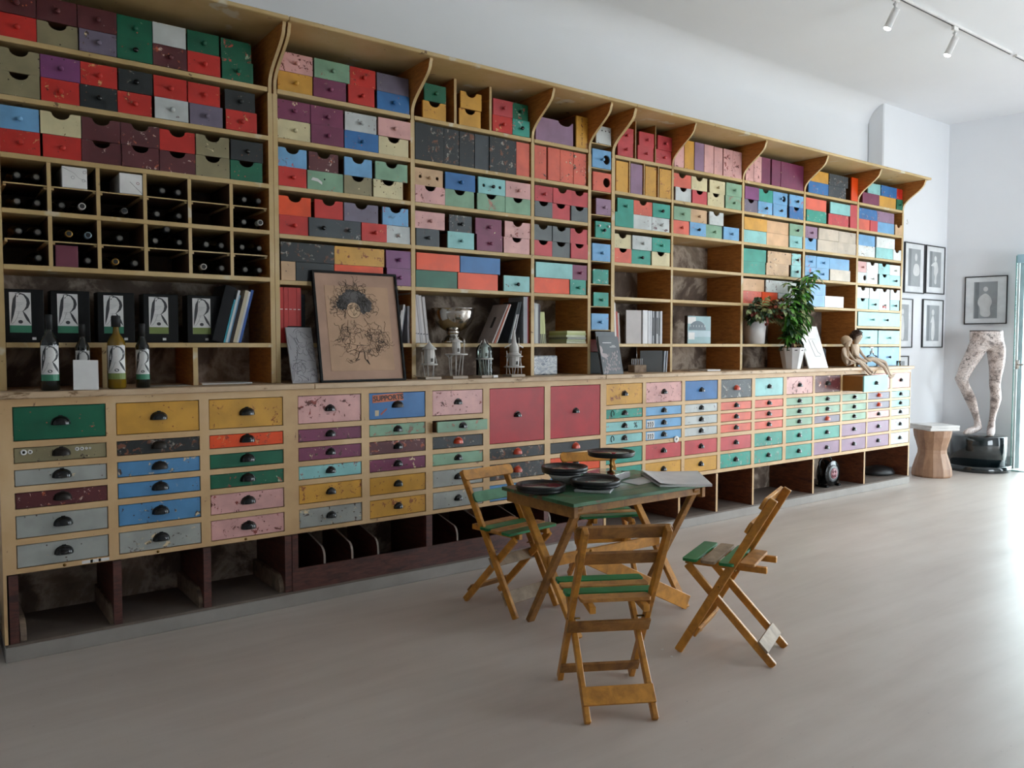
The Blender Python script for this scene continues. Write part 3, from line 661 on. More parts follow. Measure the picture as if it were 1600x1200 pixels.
# ------------------------------------------------------------ wine grid: bottles lying with their necks forward, and cartons
def bottle_profile(kind='wine', H=.30, r=.037):
    return [(r*.9, 0), (r, .006), (r, H*.58), (r*.93, H*.64), (r*.6, H*.71), (.0145, H*.77), (.0135, H*.93), (.0155, H*.935), (.0155, H*.985), (.013, H), (0, H)]
CAPM = {'d': plain('dark_capsule', '101112', .6), 'w': plain('white_capsule', 'cfcac4', .35), 'G': plain('gold_capsule', 'b98f45', .3, .6), 'S': plain('silver_blue_capsule', '8fa9b4', .3, .5), 'k': plain('smoky_capsule', '6a6660', .4)}
_lb = {}
def lying_bottle(cap, x, z, dy):
    if cap not in _lb:
        b = MB().lathe(bottle_profile()[:7] + [(.0, .30*.93)], 20).build('wine_bottle', DARKGLASS)
        k = MB().lathe([(.0142, .225), (.0142, .279), (.0160, .281), (.0160, .296), (.0135, .300), (.0085, .300), (.008, .2985), (0, .2985)], 18).build('capsule', CAPM[cap], b)
        r = MB().lathe([(.0096, .3002), (.0112, .3012), (.0096, .3012)], 16).build('ring', CAPM['d'] if cap != 'd' else CAPM['k'], b)
        _lb[cap] = b; o = b
    else: o = copy_tree(_lb[cap])
    o.location = (x, Y1 + .305 + dy, z); o.rotation_euler = (PI/2, 0, 0); return o
GR = [(2.138+.0, ), (2.02,), (1.886,), (1.768,)]
GZ = [2.138, 2.02, 1.886, 1.768]
BT_SPEC = [ # row, column, px, cap
 (0,0,27,'d'),(0,0,61,'d'),(0,3,259,'d'),(0,3,283,'d'),(0,5,382,'d'),(0,5,407,'d'),
 (1,0,26,'d'),(1,0,58,'d'),(1,1,96,'d'),(1,1,127,'w'),(1,2,194.7,'k'),(1,3,245,'d'),(1,3,283,'d'),(1,5,381,'d'),(1,5,404,'w'),
 (2,0,30,'d'),(2,0,65,'d'),(2,1,106.5,'G'),(2,1,139,'S'),(2,2,187,'d'),(2,3,245,'d'),(2,3,267,'d'),(2,3,286,'d'),(2,4,326.5,'d'),(2,4,351,'d'),(2,5,378,'d'),(2,5,409,'d'),
 (3,0,64,'d'),(3,1,143.5,'d'),(3,2,179,'G'),(3,2,220,'d'),(3,4,316,'w'),(3,4,349,'d'),(3,5,386,'d'),(3,5,412,'d')]
GROW = ['top', 'second', 'third', 'bottom']
for (r, c, px, cap) in BT_SPEC:
    z = GZ[r] + .0375; x = xat(px, z, Y1+.03)
    x0, x1 = cells_x[c]+.0095, cells_x[c+1]-.0095; x = min(max(x, x0+.038), x1-.038)
    same = sorted(p for (rr, cc, p, _) in BT_SPEC if (rr, cc) == (r, c)); k = same.index(px)
    if len(same) == 3 and k: x = cells_x[c] + .0095 + .0375 + k*.0 + (0, .0, .0)[k]
    if len(same) == 2: 
        wd = x1-x0; x = max(x0+.038, x) if k == 0 else min(x, x1-.038)
        o1 = xat(same[0], z, Y1+.03)
        if k == 1 and x - max(o1, x0+.038) < .0765: x = min(x1-.038, max(o1, x0+.038)+.0765)
        if k == 0:
            x2 = min(xat(same[1], z, Y1+.03), x1-.038)
            if x2 - x < .0765: x = max(x0+.038, x2-.0765)
    if len(same) == 3: x = (x0+.038, x1-.038, (x0+x1)/2)[(0, 2, 1)[k]]; z = z + (0, .062, 0)[k] if k == 1 else z
    o = lying_bottle(cap, x, z, .025 if cap in 'dk' else -.004)
    cn = {'d': 'dark', 'w': 'white-capped', 'G': 'gold-capped', 'S': 'silver-capped', 'k': 'smoky-capped'}[cap]
    where = {1: 'the only one', 2: ('left one', 'right one')[k] if k < 2 else '', 3: ('left one', 'middle one', 'right one')[k]}[len(same)]
    tag(o, '%s wine bottle lying in %s row, %s cell of wine grid, %s' % (cn, GROW[r], ORD[c], where), 'wine bottle', 'wine bottles lying in the grid')
def carton(px0, px1, zt, h, mat, label, lines=0):
    x0, x1 = xat(px0, zt+h/2, Y1), xat(px1, zt+h/2, Y1)
    o = MB().box(0, x1-x0, 0, .25, 0, h).build('wine_carton', mat, bevel=.002, loc=(x0, Y1+.006, zt+.0005)); tag(o, label, 'box', 'cartons in the wine grid')
    if lines == 1:
        m = MB().tube([(.0, -.0005, h*.95), (.05, -.0005, h*.72), (.07, -.0005, h*.5), (x1-x0, -.0005, h*.35)], .0006, 4)
        for u, v in ((.045, .5), (.09, .4), (.095, .8)): m.tube([(u+.007*math.cos(a), -.0005, h*v+.007*math.sin(a)) for a in [i*PI/5 for i in range(11)]], .0007, 4)
        m.build('printed_lines', plain('grey_ink', '8a8a8c', .6), o)
    if lines == 2:
        MB().tube([((x1-x0)*.45, -.0005, h*.6), ((x1-x0), -.0005, h*.04)], .0008, 4).build('printed_lines', plain('dark_ink', '333336', .6), o)
        MB().tube([((x1-x0)*.8+.006*math.cos(a), -.0005, h*.55+.006*math.sin(a)) for a in [i*PI/5 for i in range(11)]], .0009, 4).build('red_print', plain('red_ink', 'a03038', .6), o)
carton(97, 136.5, GZ[0], .098, WHITE, 'white carton with thin curved lines in second cell of wine grid top row', 1)
carton(187, 223, GZ[0], .098, WHITE, 'white carton with a red ring in third cell of wine grid top row', 2)
carton(87, 122.5, GZ[3], .1, plain('dark_rose_carton', '6b2c3e', .5), 'dark rose carton in bottom row of wine grid')

# ------------------------------------------------------------ the big R of the olive oil labels
def r_strokes():
    # strokes of a tall drawn letter R in a unit label (u 0..1, v 0..1): (points, widths)
    leaf = [(.06, .04), (.14, .3), (.2, .55), (.24, .78), (.33, .96)], [.01, .12, .18, .14, .02]
    bowl = [(.26, .96), (.45, .985), (.68, .93), (.84, .80), (.88, .68), (.82, .55), (.70, .46), (.60, .41)], [.015, .04, .07, .13, .16, .12, .05, .015]
    leg = [(.62, .42), (.72, .30), (.83, .17), (.97, .02)], [.02, .11, .13, .02]
    leg2 = [(.44, .40), (.35, .22), (.22, .08), (.10, .02)], [.012, .012, .012, .01]
    drops = [(.36, .86), (.42, .90)], [.05, .02]
    drops2 = [(.44, .93), (.53, .955)], [.03, .05]
    return [leaf, bowl, leg, leg2, drops, drops2]
INK = plain('label_ink', '2c2c30', .5); LABELW = plain('label_paper', 'd3d2d0', .55)
GREENL = plain('green_label_strip', '2f7a5c', .5); OLIVEL = plain('olive_label_strip', '6f7f3c', .5); GREYI = plain('grey_label_text', '9a9a9c', .6)
def label_art(parent, fmap, strip, o_off=.0006):
    # fmap(u, v, t): place a point of the label (u, v in 0..1, t outward) on the thing
    def quadstrip(path, ws, name, mat, vs0=.2, vs1=1.0):
        m = MB(); P = []
        n = len(path)
        for s in range(n-1):
            for q in range(4):
                t = q/4; u = lerp(path[s][0], path[s+1][0], t); v = lerp(path[s][1], path[s+1][1], t); wd = lerp(ws[s], ws[s+1], t)
                dx = path[s+1][0]-path[s][0]; dy = (path[s+1][1]-path[s][1])*1.5; L = math.hypot(dx, dy) or 1
                P.append((u, v, wd, -dy/L, dx/L/1.5))
        P.append((path[-1][0], path[-1][1], ws[-1], P[-1][3], P[-1][4]))
        vs = []
        for u, v, wd, nx, ny in P:
            for sg in (-1, 1): vs.append(fmap(min(max(u+nx*wd/2*sg, 0), 1), lerp(vs0, vs1, min(max(v+ny*wd/2*sg, 0), 1)), o_off))
        m.add(vs, [(2*i, 2*i+1, 2*i+3, 2*i+2) for i in range(len(P)-1)])
        return m
    big = MB()
    for path, ws in r_strokes():
        m = quadstrip(path, ws, '', None, .2, 1.0); big.add(m.v, m.f)
    ci = [fmap(.5+.11*math.cos(a), .27+.045*math.sin(a), o_off) for a in [i*PI/8 for i in range(16)]]; big.add(ci, [tuple(range(16))])
    big.build('letter_r', INK, parent)
    tx = MB()
    for i, v in enumerate((.74, .70, .66, .52, .48, .36)):
        a, b = ((.27, .68), (.27, .6), (.3, .5), (.3, .6), (.3, .5), (.35, .6))[i]
        tx.add([fmap(a, v, o_off), fmap(b, v, o_off), fmap(b, v+.008, o_off), fmap(a, v+.008, o_off)], [(0, 1, 2, 3)])
    tx.build('small_print', GREYI, parent)
    st = MB(); n = 8
    vs = [fmap(i/n, v, o_off) for i in range(n+1) for v in (0, .18)]
    st.add(vs, [(2*i, 2*i+2, 2*i+3, 2*i+1) for i in range(n)]); st.build('label_strip', strip, parent)
# five black boxes with the R label on the open shelf
BOXL = [(15, 49, 'first'), (90, 122, 'second'), (162.5, 193, 'third'), (233, 263, 'fourth'), (301, 329, 'last')]
for i, (p0, p1, od) in enumerate(BOXL):
    yf = Y1 + .05; x0 = xat(p0, 1.52, yf); x1 = xat(p1, 1.52, yf); w = .165; cx = (x0+x1)/2
    o = MB().box(-w/2, w/2, 0, .10, 0, .245).build('gift_box', plain('black_box_card', '0a0a0b', .5, 0, 0, .2), bevel=.002, loc=(cx+.012, yf, ZS[5]+.0005))
    tag(o, 'black olive oil box with big R label, %s from the left' % od, 'box', 'black R boxes on the open shelf')
    lw = x1-x0; lh = .185; u0 = -lw/2-.012; z0 = .045
    lb = MB().box(u0, u0+lw, -.001, 0, z0, z0+lh).build('label', LABELW, o)
    label_art(lb, lambda u, v, t, u0=u0, lw=lw, z0=z0, lh=lh: (u0+u*lw, -.001-t, z0+v*lh), GREENL if i < 3 else OLIVEL)
    MB().box(lw/2-.01+(-.03 if i > 2 else 0), lw/2+.006+(-.03 if i > 2 else 0), -.001, 0, .012, .024).build('small_tag', PAPER, o)
# standing oil bottles on the worktop
def oil_bottle(px, Yc, H, r, mat, strip, label, capm, capw=0, lab=True, order=''):
    z = .0; X = xat(px, 1.3, Yc)
    o = MB().lathe([(r*.92, 0), (r, .005), (r, H*.60), (r*.95, H*.65), (r*.72, H*.70), (.016, H*.755), (.0135, H*.80), (.0135, H*.96), (0, H*.96)], 28).build('oil_bottle', mat, loc=(X, Yc, 1.1965))
    tag(o, label, 'bottle', 'olive oil bottles on the worktop')
    cw = capw or .0145
    MB().lathe([(cw, H*.80 if not capw else H*.845), (cw, H*.985), (cw*.85, H), (0, H)], 20).build('cap', capm, o)
    z0, lh = H*.13, H*.46; a0 = -PI/2 - R(64); a1 = -PI/2 + R(64)
    yaw = math.atan2(-Yc, -X) + PI/2
    n = 14; vs = [((r+.0007)*math.cos(lerp(a0, a1, i/n)+yaw), (r+.0007)*math.sin(lerp(a0, a1, i/n)+yaw), z) for i in range(n+1) for z in (z0, z0+lh)]
    lb = MB().add(vs, [(2*i, 2*i+2, 2*i+3, 2*i+1) for i in range(n)], 0, True).build('label', LABELW, o)
    label_art(lb, lambda u, v, t: ((r+.0012)*math.cos(lerp(a0, a1, u)+yaw), (r+.0012)*math.sin(lerp(a0, a1, u)+yaw), z0+v*lh), strip, 0)
    return o
oil_bottle(78.2, 4.165, .345, .0385, DARKGLASS, GREENL, 'tallest dark oil bottle, leftmost on the worktop', CAPM['d'])
oil_bottle(129.5, 4.225, .305, .032, DARKGLASS, GREENL, 'dark oil bottle half hidden behind the white card', CAPM['d'])
oil_bottle(182.5, 4.172, .345, .040, AMBERGLASS, OLIVEL, 'amber oil bottle with a thick black stopper', CAPM['d'], .021)
oil_bottle(223, 4.185, .310, .0325, DARKGLASS, GREENL, 'slim dark oil bottle to the right of the amber one', CAPM['d'])
o = MB().box(-.052, .052, -.0015, .0015, 0, .138).build('white_card', PAPER, loc=(xat(134.5, 1.26, 4.12), 4.125, 1.1965)); o.rotation_euler = (-R(9), R(1.5), 0)
tag(o, 'blank white card leaning in front of a dark bottle', 'card')
o = MB().box(0, .26, 0, .18, 0, .006).build('paper_stack', PAPER, loc=(xat(316, 1.2, 4.29), 4.29, 1.1965)); tag(o, 'thin stack of white paper in the empty cubby left of the drawing', 'paper')
o = MB().box(0, .19, 0, .12, 0, .002).build('paper_sheet', plain('worn_paper', 'a39a8e', .7), loc=(xat(238, 1.2, 4.2), 4.24, 1.1965)); tag(o, 'loose paper sheet lying right of the slim dark bottle', 'paper')

# ------------------------------------------------------------ books
def book(x, y, z, t, h, d, col, lean=0, name='book', pages=True, rot=0, spine=None):
    # spine towards the viewer, x = left foot of the spine; leaning to the right by lean radians
    dkc = int(col[0:2], 16) < 80
    cm = plain('cover_' + col, col, .45, 0, 0, .2 if dkc else .4)
    m = MB(); e = min(.0022, t*.3)
    m.box(0, e, 0, d, 0, h).box(t-e, t, 0, d, 0, h).box(e, t-e, 0, e, 0, h)
    o = m.build(name, cm, loc=(x, y, z)); o.rotation_euler = (0, lean, rot)
    if pages and t > .006: MB().box(e, t-e, e, d-.004, .003, h-.003).build('pages', plain('page_edges', 'cfc8b8', .8), o)
    if spine: MB().box(t*.2, t*.8, -.0006, 0, h*spine[1], h*spine[2]).build('spine_label', plain('cover_' + spine[0], spine[0], .5), o)
    return o
def book_row(x, z, items, lean, labels, group, y=Y1+.015, d=.17, gap=.0008, x_is_right=False):
    # items: (thickness, height, colour, spine); leaning books are spaced by their slanted width
    for i, (it, lb) in enumerate(zip(items, labels)):
        t, h, col = it[:3]; ln = it[4] if len(it) > 4 else lean
        zz = z + .0005 + (t*math.sin(ln) if ln > 0 else 0)
        sp = it[3] if len(it) > 3 else None
        o = book(x, y + random.uniform(0, .006), zz, t, h, d, col, ln, spine=sp)
        if ln < 0: o.location.x += 0
        tag(o, lb, 'book', group); x += t/math.cos(ln) + gap
    return x
GA = 'books leaning in the far left bay'
xs0 = xat(333, 1.42, Y1)
book_row(xs0, ZS[5], [(.055, .30, '0e0f12'), (.009, .235, '3f97a8'), (.012, .285, 'c9cfd0'), (.008, .26, '5a86a8'), (.016, .24, '2a1f1c'), (.018, .285, 'bdb299'), (.010, .28, 'cfcfcf'), (.014, .29, '3a5a9a')],
         R(14.5), ['thick black binder leaning at the left of the book row under the wine grid', 'thin teal booklet leaning against the black binder', 'thin pale grey booklet second after the black binder', 'slim light blue booklet in the far left bay',
          'low dark brown book in the far left bay', 'cream book leaning in the far left bay', 'thin white book between the cream and the blue one', 'blue book leaning on the post beside the red volumes'], GA, d=.2)
x = BAYS['B'][0] + .003
x = book_row(x, ZS[5], [(.024, .305, 'c0302c', ('e8d8d0', .60, .615))]*5, 0, ['red volume with dark spine print, %s of five left of the framed drawing' % ORD[i] for i in range(5)], 'red volumes left of the framed drawing')
x = book_row(x, ZS[5], [(.022, .27, '1a2026')], 0, ['dark navy book right of the red volumes'], 'red volumes left of the framed drawing')
book_row(xat(622, 1.42, Y1), ZS[5], [(.009, .2, 'b8b4b0'), (.012, .235, 'cfcac6'), (.007, .215, '6a6a70')], R(9), ['small pale booklet just right of the framed drawing', 'white booklet leaning just right of the framed drawing', 'thin grey booklet right of the framed drawing'], 'pale booklets right of the framed drawing')
book_row(2.3805, ZS[5], [(.016, .225, 'a9a7ac')], 0, ['upright grey booklet against the post right of the framed drawing'], 'pale booklets right of the framed drawing')
book_row(xat(651, 1.42, Y1), ZS[5], [(.019, .31-.006*i, c, ('3a3a40', .18, .2)) for i, c in enumerate(('b9b4b2', 'c4bfbd', 'aaa6a6', 'c9c4c2', 'b5b0ae'))], -R(6.5), ['white striped journal, %s of five left of the silver bowl' % ORD[i] for i in range(5)], 'journals left of the silver bowl')
# leaning ones right of the bowl
book_row(xat(771, 1.42, Y1)+.002, ZS[5], [(.012, .285, 'b8a9a4', None, R(27)), (.008, .285, 'a8502c', None, R(26)), (.008, .285, '9a4a30', None, R(25)), (.008, .28, 'c8bfb8', None, R(24))],
         0, ['large pale pink book leaning right of the silver bowl, dark label on its cover', 'orange booklet behind the pale pink book', 'second orange booklet right of the silver bowl', 'thin cream booklet after the two orange ones'], 'books right of the silver bowl')
book_row(xat(794, 1.42, Y1)+.012, ZS[5], [(.010, .285, '2b2f33', None, R(17)), (.010, .285, '31363a', ('c9c9c9', .1, .7), R(16)), (.010, .285, '2b3034', ('c9c9c9', .1, .7), R(15)), (.010, .285, '363b40', ('b9b9b9', .1, .7), R(14))],
         0, ['dark striped journal, %s of four right of the silver bowl' % ORD[i] for i in range(4)], 'books right of the silver bowl')
pk = [q for q in C.objects if q.get('label', '').startswith('large pale pink')][0]
MB().box(-.0012, 0, .07, .095, .11, .19).build('cover_label', plain('dark_cover_label', '2a2424', .5), pk)
book_row(BAYS['C'][1]-.052, ZS[5], [(.034, .312, '9c9ea3'), (.012, .315, 'a82c36')], 0, ['wide grey book upright against the post of third bay', 'thin red book against the post of third bay'], 'books right of the silver bowl')
x = book_row(BAYS['D'][0]+.004, ZS[5], [(.017, .275, '9aa0a4'), (.014, .272, 'c5c7c4'), (.012, .27, 'aeb2b0'), (.015, .265, '4a4650')], 0, ['grey booklet upright, leftmost in the bay beside the narrow column', 'white booklet second in the bay beside the narrow column', 'pale grey booklet third in the bay beside the narrow column', 'dark booklet with pink foot fourth beside the narrow column'], 'booklets beside the narrow column')
x = book_row(x+.002, ZS[5], [(.016, .215, 'b9bd82', ('3c3c34', 0, .3))]*3, -R(4), ['lime green booklet with dark foot, %s of three' % ORD[i] for i in range(3)], 'booklets beside the narrow column')
def flat_book(x0, x1, y, z, t, d, col, label, grp, rz=0, name='book'):
    o = MB().box(0, x1-x0, 0, d, 0, t).build(name, [plain('cover_' + col, col, .45)], loc=(x0, y, z), bevel=.001); o.rotation_euler = (0, 0, rz); tag(o, label, 'book', grp); return o
z = ZS[5] + .0005
for i in range(6):
    c = ('b3b59a', 'a9b08a', '8d9088', 'c2c6a8', 'b0b878', 'c9cc9a')[i]
    flat_book(3.635 + .004*(i % 3), 3.818 - .003*(i % 2), Y1+.01+.003*(i % 2), z, .0145, .2, c, 'pale green booklet lying flat, %s from the bottom of the stack by the narrow column' % ORD[i], 'flat stack of green booklets'); z += .015
# bay E books
x = BAYS['E'][0] + .024
x = book_row(x, ZS[5], [(.018, .30, 'd0ccc8')], -R(3.5), ['tall white book leaning left, right of the narrow column'], 'books right of the narrow column', y=Y1+.01)
x = book_row(x+.004, ZS[5], [(.018, .235, 'a83a2c'), (.016, .225, '9b918a')], -R(4), ['red book beside the tall white one, right of the narrow column', 'taupe book beside the red one, right of the narrow column'], 'books right of the narrow column')
x0 = xat(981, 1.42, Y1+.02)
for i, (c, t, h) in enumerate((('bdb6b3', .012, .25), ('d6d6d6', .05, .252), ('d0d0d2', .02, .25), ('cfcfd4', .016, .25))):
    o = book(x0 + .07, Y1+.02, ZS[5]+.0005, t, h, .19 if i else .135, c, 0)
    xx = [4.245, 4.392, 4.448, 4.472][i]
    if i == 0: o.rotation_euler = (0, 0, R(80)); o.location = (4.372, Y1+.012, ZS[5]+.0005)
    else: o.location = (xx, Y1+.012, ZS[5]+.0005)
    tag(o, ['taupe book with its cover turned to the viewer, right of the narrow column', 'widest white book, right of the narrow column', 'white book right of the widest white one', 'thin white book before the black striped ones'][i], 'book', 'books right of the narrow column')
book_row(4.50, ZS[5], [(.018, .248, '8d8e92', ('2a2a2e', .25, .8)), (.020, .247, '3a3a3e'), (.022, .248, 'a9a9ac', ('2a2a2e', .3, .8)), (.020, .248, '55555a', ('1a1a1c', .25, .8)), (.022, .25, 'bcbcc0')], 0,
         ['black and white striped book, %s from left in the bay with white books' % ORD[i] for i in range(5)], 'books right of the narrow column')
# ------------------------------------------------------------ the blue-covered book in the fourth bay from the right
bx0, bx1 = xat(1075.5, 1.5, Y1+.04), xat(1112, 1.5, Y1+.04)
o = MB().box(0, bx1-bx0, 0, .03, 0, .225).build('cover_book', plain('black_book_body', '16171a', .4), loc=(bx0, Y1+.05, ZS[5]+.0005)); o.rotation_euler = (0, 0, 0)
tag(o, 'thick book with a blue-grey photographic cover standing alone in a cubby', 'book')
w = bx1-bx0
m = MB().box(.003, w-.003, -.001, 0, .003, .222, 0).box(.003, w*.35, -.0015, -.001, .16, .215, 1).box(.003, w-.003, -.0015, -.001, .055, .105, 2).box(.01, w*.3, -.002, -.0015, .035, .09, 1)
m.prism([[(w*.05, .11)] + [(w*(.42-.36*math.cos(a)), .11+.075*math.sin(a)) for a in [i*PI/12 for i in range(13)]]], -.002, -.001, 3, M=XZ)
m.build('cover', [plain('teal_grey_cover', '7fa0a4', .25, 0, .4), PAPER, plain('pale_blue_cover', '9fb4bc', .3), plain('dark_slate_shape', '3f525c', .3)], o)
m = MB()
for i in range(6): m.box(w*(.12+i*.12), w*(.12+i*.12)+.004, -.0025, -.002, .135, .15)
m.build('cover_title', PAPER, o)
# ------------------------------------------------------------ magazines in front of the narrow column
def leaning_cover(x0, x1, yb, yt, zb, ztop, t, mat, name, label, cat):
    H = math.hypot(yt-yb, ztop-zb); a = -math.atan2(yt-yb, ztop-zb)
    o = MB().box(0, x1-x0, 0, t, 0, H).build(name, mat, loc=(x0, yb, zb), bevel=.0008); o.rotation_euler = (a, 0, 0); tag(o, label, cat); return o, H
o, H = leaning_cover(3.875, 4.06, 4.175, 4.245, 1.1965, 1.50, .008, plain('slate_cover', '6a6f73', .4), 'magazine', 'slate grey magazine behind the front one at the narrow column', 'magazine')
o['group'] = 'grey magazines at the narrow column'
o, H = leaning_cover(3.862, 4.058, 4.145, 4.205, 1.1965, 1.465, .010, plain('grey_magazine_cover', '5f6468', .35, 0, .3), 'magazine', 'grey magazine with pale figures along its lower half, front one at the narrow column', 'magazine')
o['group'] = 'grey magazines at the narrow column'
m = MB(); rr = random.Random(3)
for i in range(60):
    u = rr.uniform(.012, .175); v = .13*rr.random()**1.2 + .006 + .03*u/.18
    m.prism([[(u+.004*rr.uniform(.6, 1.3)*math.cos(a), v+.011*rr.uniform(.5, 1.2)*math.sin(a)) for a in [k*PI/4 for k in range(8)]]], -.0008, 0, M=XZ)
m.prism([[(.004, .21), (.02, .20), (.028, .175), (.02, .155), (.06, .148), (.075, .13), (.04, .118), (.01, .13), (.002, .16)]], -.0008, 0, M=XZ)
m.build('cover_figures', plain('pale_figure_print', 'b3a6a6', .4), o)
MB().box(.035, .12, -.0008, 0, .226, .232).box(.12, .15, -.0008, 0, .206, .21).box(.10, .16, -.0008, 0, .196, .201).build('cover_title', PAPER, o)
o = MB().box(0, .02, 0, .16, 0, .215).build('book', PAPER, loc=(4.085, 4.29, 1.1965)); tag(o, 'white ring-bound book upright behind the grey magazines', 'book', 'books right of the narrow column')
# red and dark things at the foot of the narrow column
o = MB().box(0, .17, 0, .25, 0, .09).build('red_box', plain('deep_red_box', '8a2418', .45), loc=(3.862, 4.30, 1.355), bevel=.003); tag(o, 'deep red box behind the magazines in the narrow column', 'box')
o = MB().box(0, .18, 0, .25, 0, .157).build('dark_box', plain('near_black_box', '1a2420', .5), loc=(3.858, 4.30, 1.1965), bevel=.003); tag(o, 'near black box under the deep red one in the narrow column', 'box')

# ------------------------------------------------------------ framed drawings
def tilt_frame(x0, x1, yb, yt, zb, zt, name):
    H = math.hypot(yt-yb, zt-zb); o = empty(name, (x0, yb, zb)); o.rotation_euler = (-math.atan2(yt-yb, zt-zb), 0, 0); return o, x1-x0, H
o, W, H = tilt_frame(1.760, 2.285, 4.135, 4.252, 1.1975, 1.822, 'framed_drawing')
tag(o, 'large black framed ink drawing of a curly-haired figure leaning on the shelves', 'framed drawing')
fr = MB(); b = .012
fr.box(0, W, 0, .02, 0, b).box(0, W, 0, .02, H-b, H).box(0, b, 0, .02, b, H-b).box(W-b, W, 0, .02, b, H-b).build('frame', MATTBLACK, o, bevel=.0015)
MB().box(b, W-b, .012, .018, b, H-b).build('mount_board', plain('buff_mount', 'b08d78', .7), o)
MB().box(W*.13, W*.88, .0105, .012, H*.10, H*.87).build('paper', plain('buff_paper', 'b89578', .7), o)
INKD = plain('drawing_ink', '3a342f', .7); INKG = plain('grey_wash', '5e5a58', .7)
rr = random.Random(11)
def scribble(m, cx, cz, rx, rz, n, r=.0009, seg=9, y=.0098, lo=0):
    for _ in range(n):
        a = rr.uniform(0, 2*PI); q = math.sqrt(rr.uniform(lo, 1)); x = cx+rx*q*math.cos(a); z = cz+rz*q*math.sin(a); d = rr.uniform(0, 2*PI); pts = []
        for k in range(seg):
            pts.append((x, y, z)); d += rr.uniform(-1.3, 1.3); st = rr.uniform(.005, .011); x += st*math.cos(d); z += st*math.sin(d)
        m.tube(pts, r*rr.uniform(.6, 1.2), 3, cap=False)
m = MB(); hx, hz = W*.45, H*.70
g = MB()
for dx, dz, rx, rz in ((-.0, .035, .085, .055), (.065, .0, .05, .05), (-.07, .0, .035, .035)):
    pts = []
    for k in range(28):
        a = 2*PI*k/28; q = rr.uniform(.82, 1.1); pts.append((hx+dx+rx*q*math.cos(a), hz+dz+rz*q*math.sin(a)))
    g.prism([pts], .0100, .0105, M=XZ)
g.build('hair_wash', INKG, o)
fc = MB().prism([[(hx-.002+.042*math.cos(a), hz-.032+.045*math.sin(a)) for a in [k*PI/12 for k in range(24)]]], .0096, .0100, M=XZ); fc.build('face', plain('buff_face', 'c0a080', .7), o)
scribble(m, hx, hz+.03, .115, .075, 120, lo=.25); scribble(m, hx+.08, hz-.01, .045, .05, 30); scribble(m, hx-.085, hz-.01, .04, .045, 30)
m.tube([(hx-.002+.042*math.cos(a), .0092, hz-.032+.045*math.sin(a)) for a in [PI+k*PI/14 for k in range(15)]], .0009, 4)
for s in (-1, 1):
    m.tube([(hx+s*.018+.008*math.cos(a), .0092, hz-.02+.0045*math.sin(a)) for a in [k*PI/5 for k in range(11)]], .0012, 4)
    m.tube([(hx+s*.03, .0092, hz-.008), (hx+s*.018, .0092, hz-.003), (hx+s*.008, .0092, hz-.008)], .0009, 4)
m.tube([(hx+.002, .0092, hz-.03), (hx-.003, .0092, hz-.042), (hx+.004, .0092, hz-.043)], .0009, 4)
m.tube([(hx-.007, .0092, hz-.057), (hx, .0092, hz-.061), (hx+.007, .0092, hz-.057)], .0016, 4)
# jacket, skirt, arms, shoes
def line(*p, r=.0009): m.tube([(W*u, .0092, H*v) for u, v in p], r, 4)
line((.33, .53), (.29, .50), (.27, .42), (.29, .35)); line((.37, .56), (.35, .45), (.42, .43), (.5, .45), (.52, .39)); line((.56, .58), (.62, .50), (.63, .40), (.60, .33))
line((.44, .56), (.45, .51), (.42, .47)); line((.33, .35), (.45, .33), (.60, .33)); line((.40, .29), (.50, .27), (.62, .29)); line((.20, .37), (.26, .385), (.31, .38))
line((.47, .27), (.45, .22), (.41, .19), (.46, .20), r=.0022); line((.53, .27), (.53, .21), (.58, .155), (.555, .20), r=.0024)
scribble(m, W*.47, H*.45, .09, .05, 30); scribble(m, W*.72, H*.40, .055, .06, 45); scribble(m, W*.29, H*.40, .02, .05, 18); scribble(m, W*.66, H*.30, .07, .02, 22)
scribble(m, W*.47, H*.27, .07, .012, 14); scribble(m, W*.31, H*.31, .03, .01, 6); scribble(m, W*.45, H*.87, .09, .008, 8); scribble(m, W*.33, H*.19, .02, .01, 4)
m.build('ink_lines', INKD, o)
o, W, H = tilt_frame(1.608, 1.755, 4.165, 4.262, 1.1975, 1.50, 'sketch_panel')
tag(o, 'small grey line sketch panel leaning left of the large framed drawing', 'drawing')
MB().box(0, W, 0, .012, 0, H).build('panel', plain('pale_grey_sheet', 'a7a5a8', .6), o)
MB().box(.02, W, .014, .024, 0, H+.012).build('backing', MATTBLACK, o)
m = MB(); rr.seed(4)
for _ in range(46):
    x = rr.uniform(.01, W-.02); z = rr.uniform(.02, H-.03); d = rr.uniform(0, 6.3); cv = rr.uniform(-.6, .6); pts = []
    for k in range(8):
        pts.append((min(max(x, .006), W-.004), -.0004, min(max(z, .01), H-.008))); d += cv; x += .008*math.cos(d); z += .011*math.sin(d)
    m.tube(pts, .0008, 3, cap=False)
m.build('sketch_lines', plain('sketch_grey', '4e4e54', .6), o)
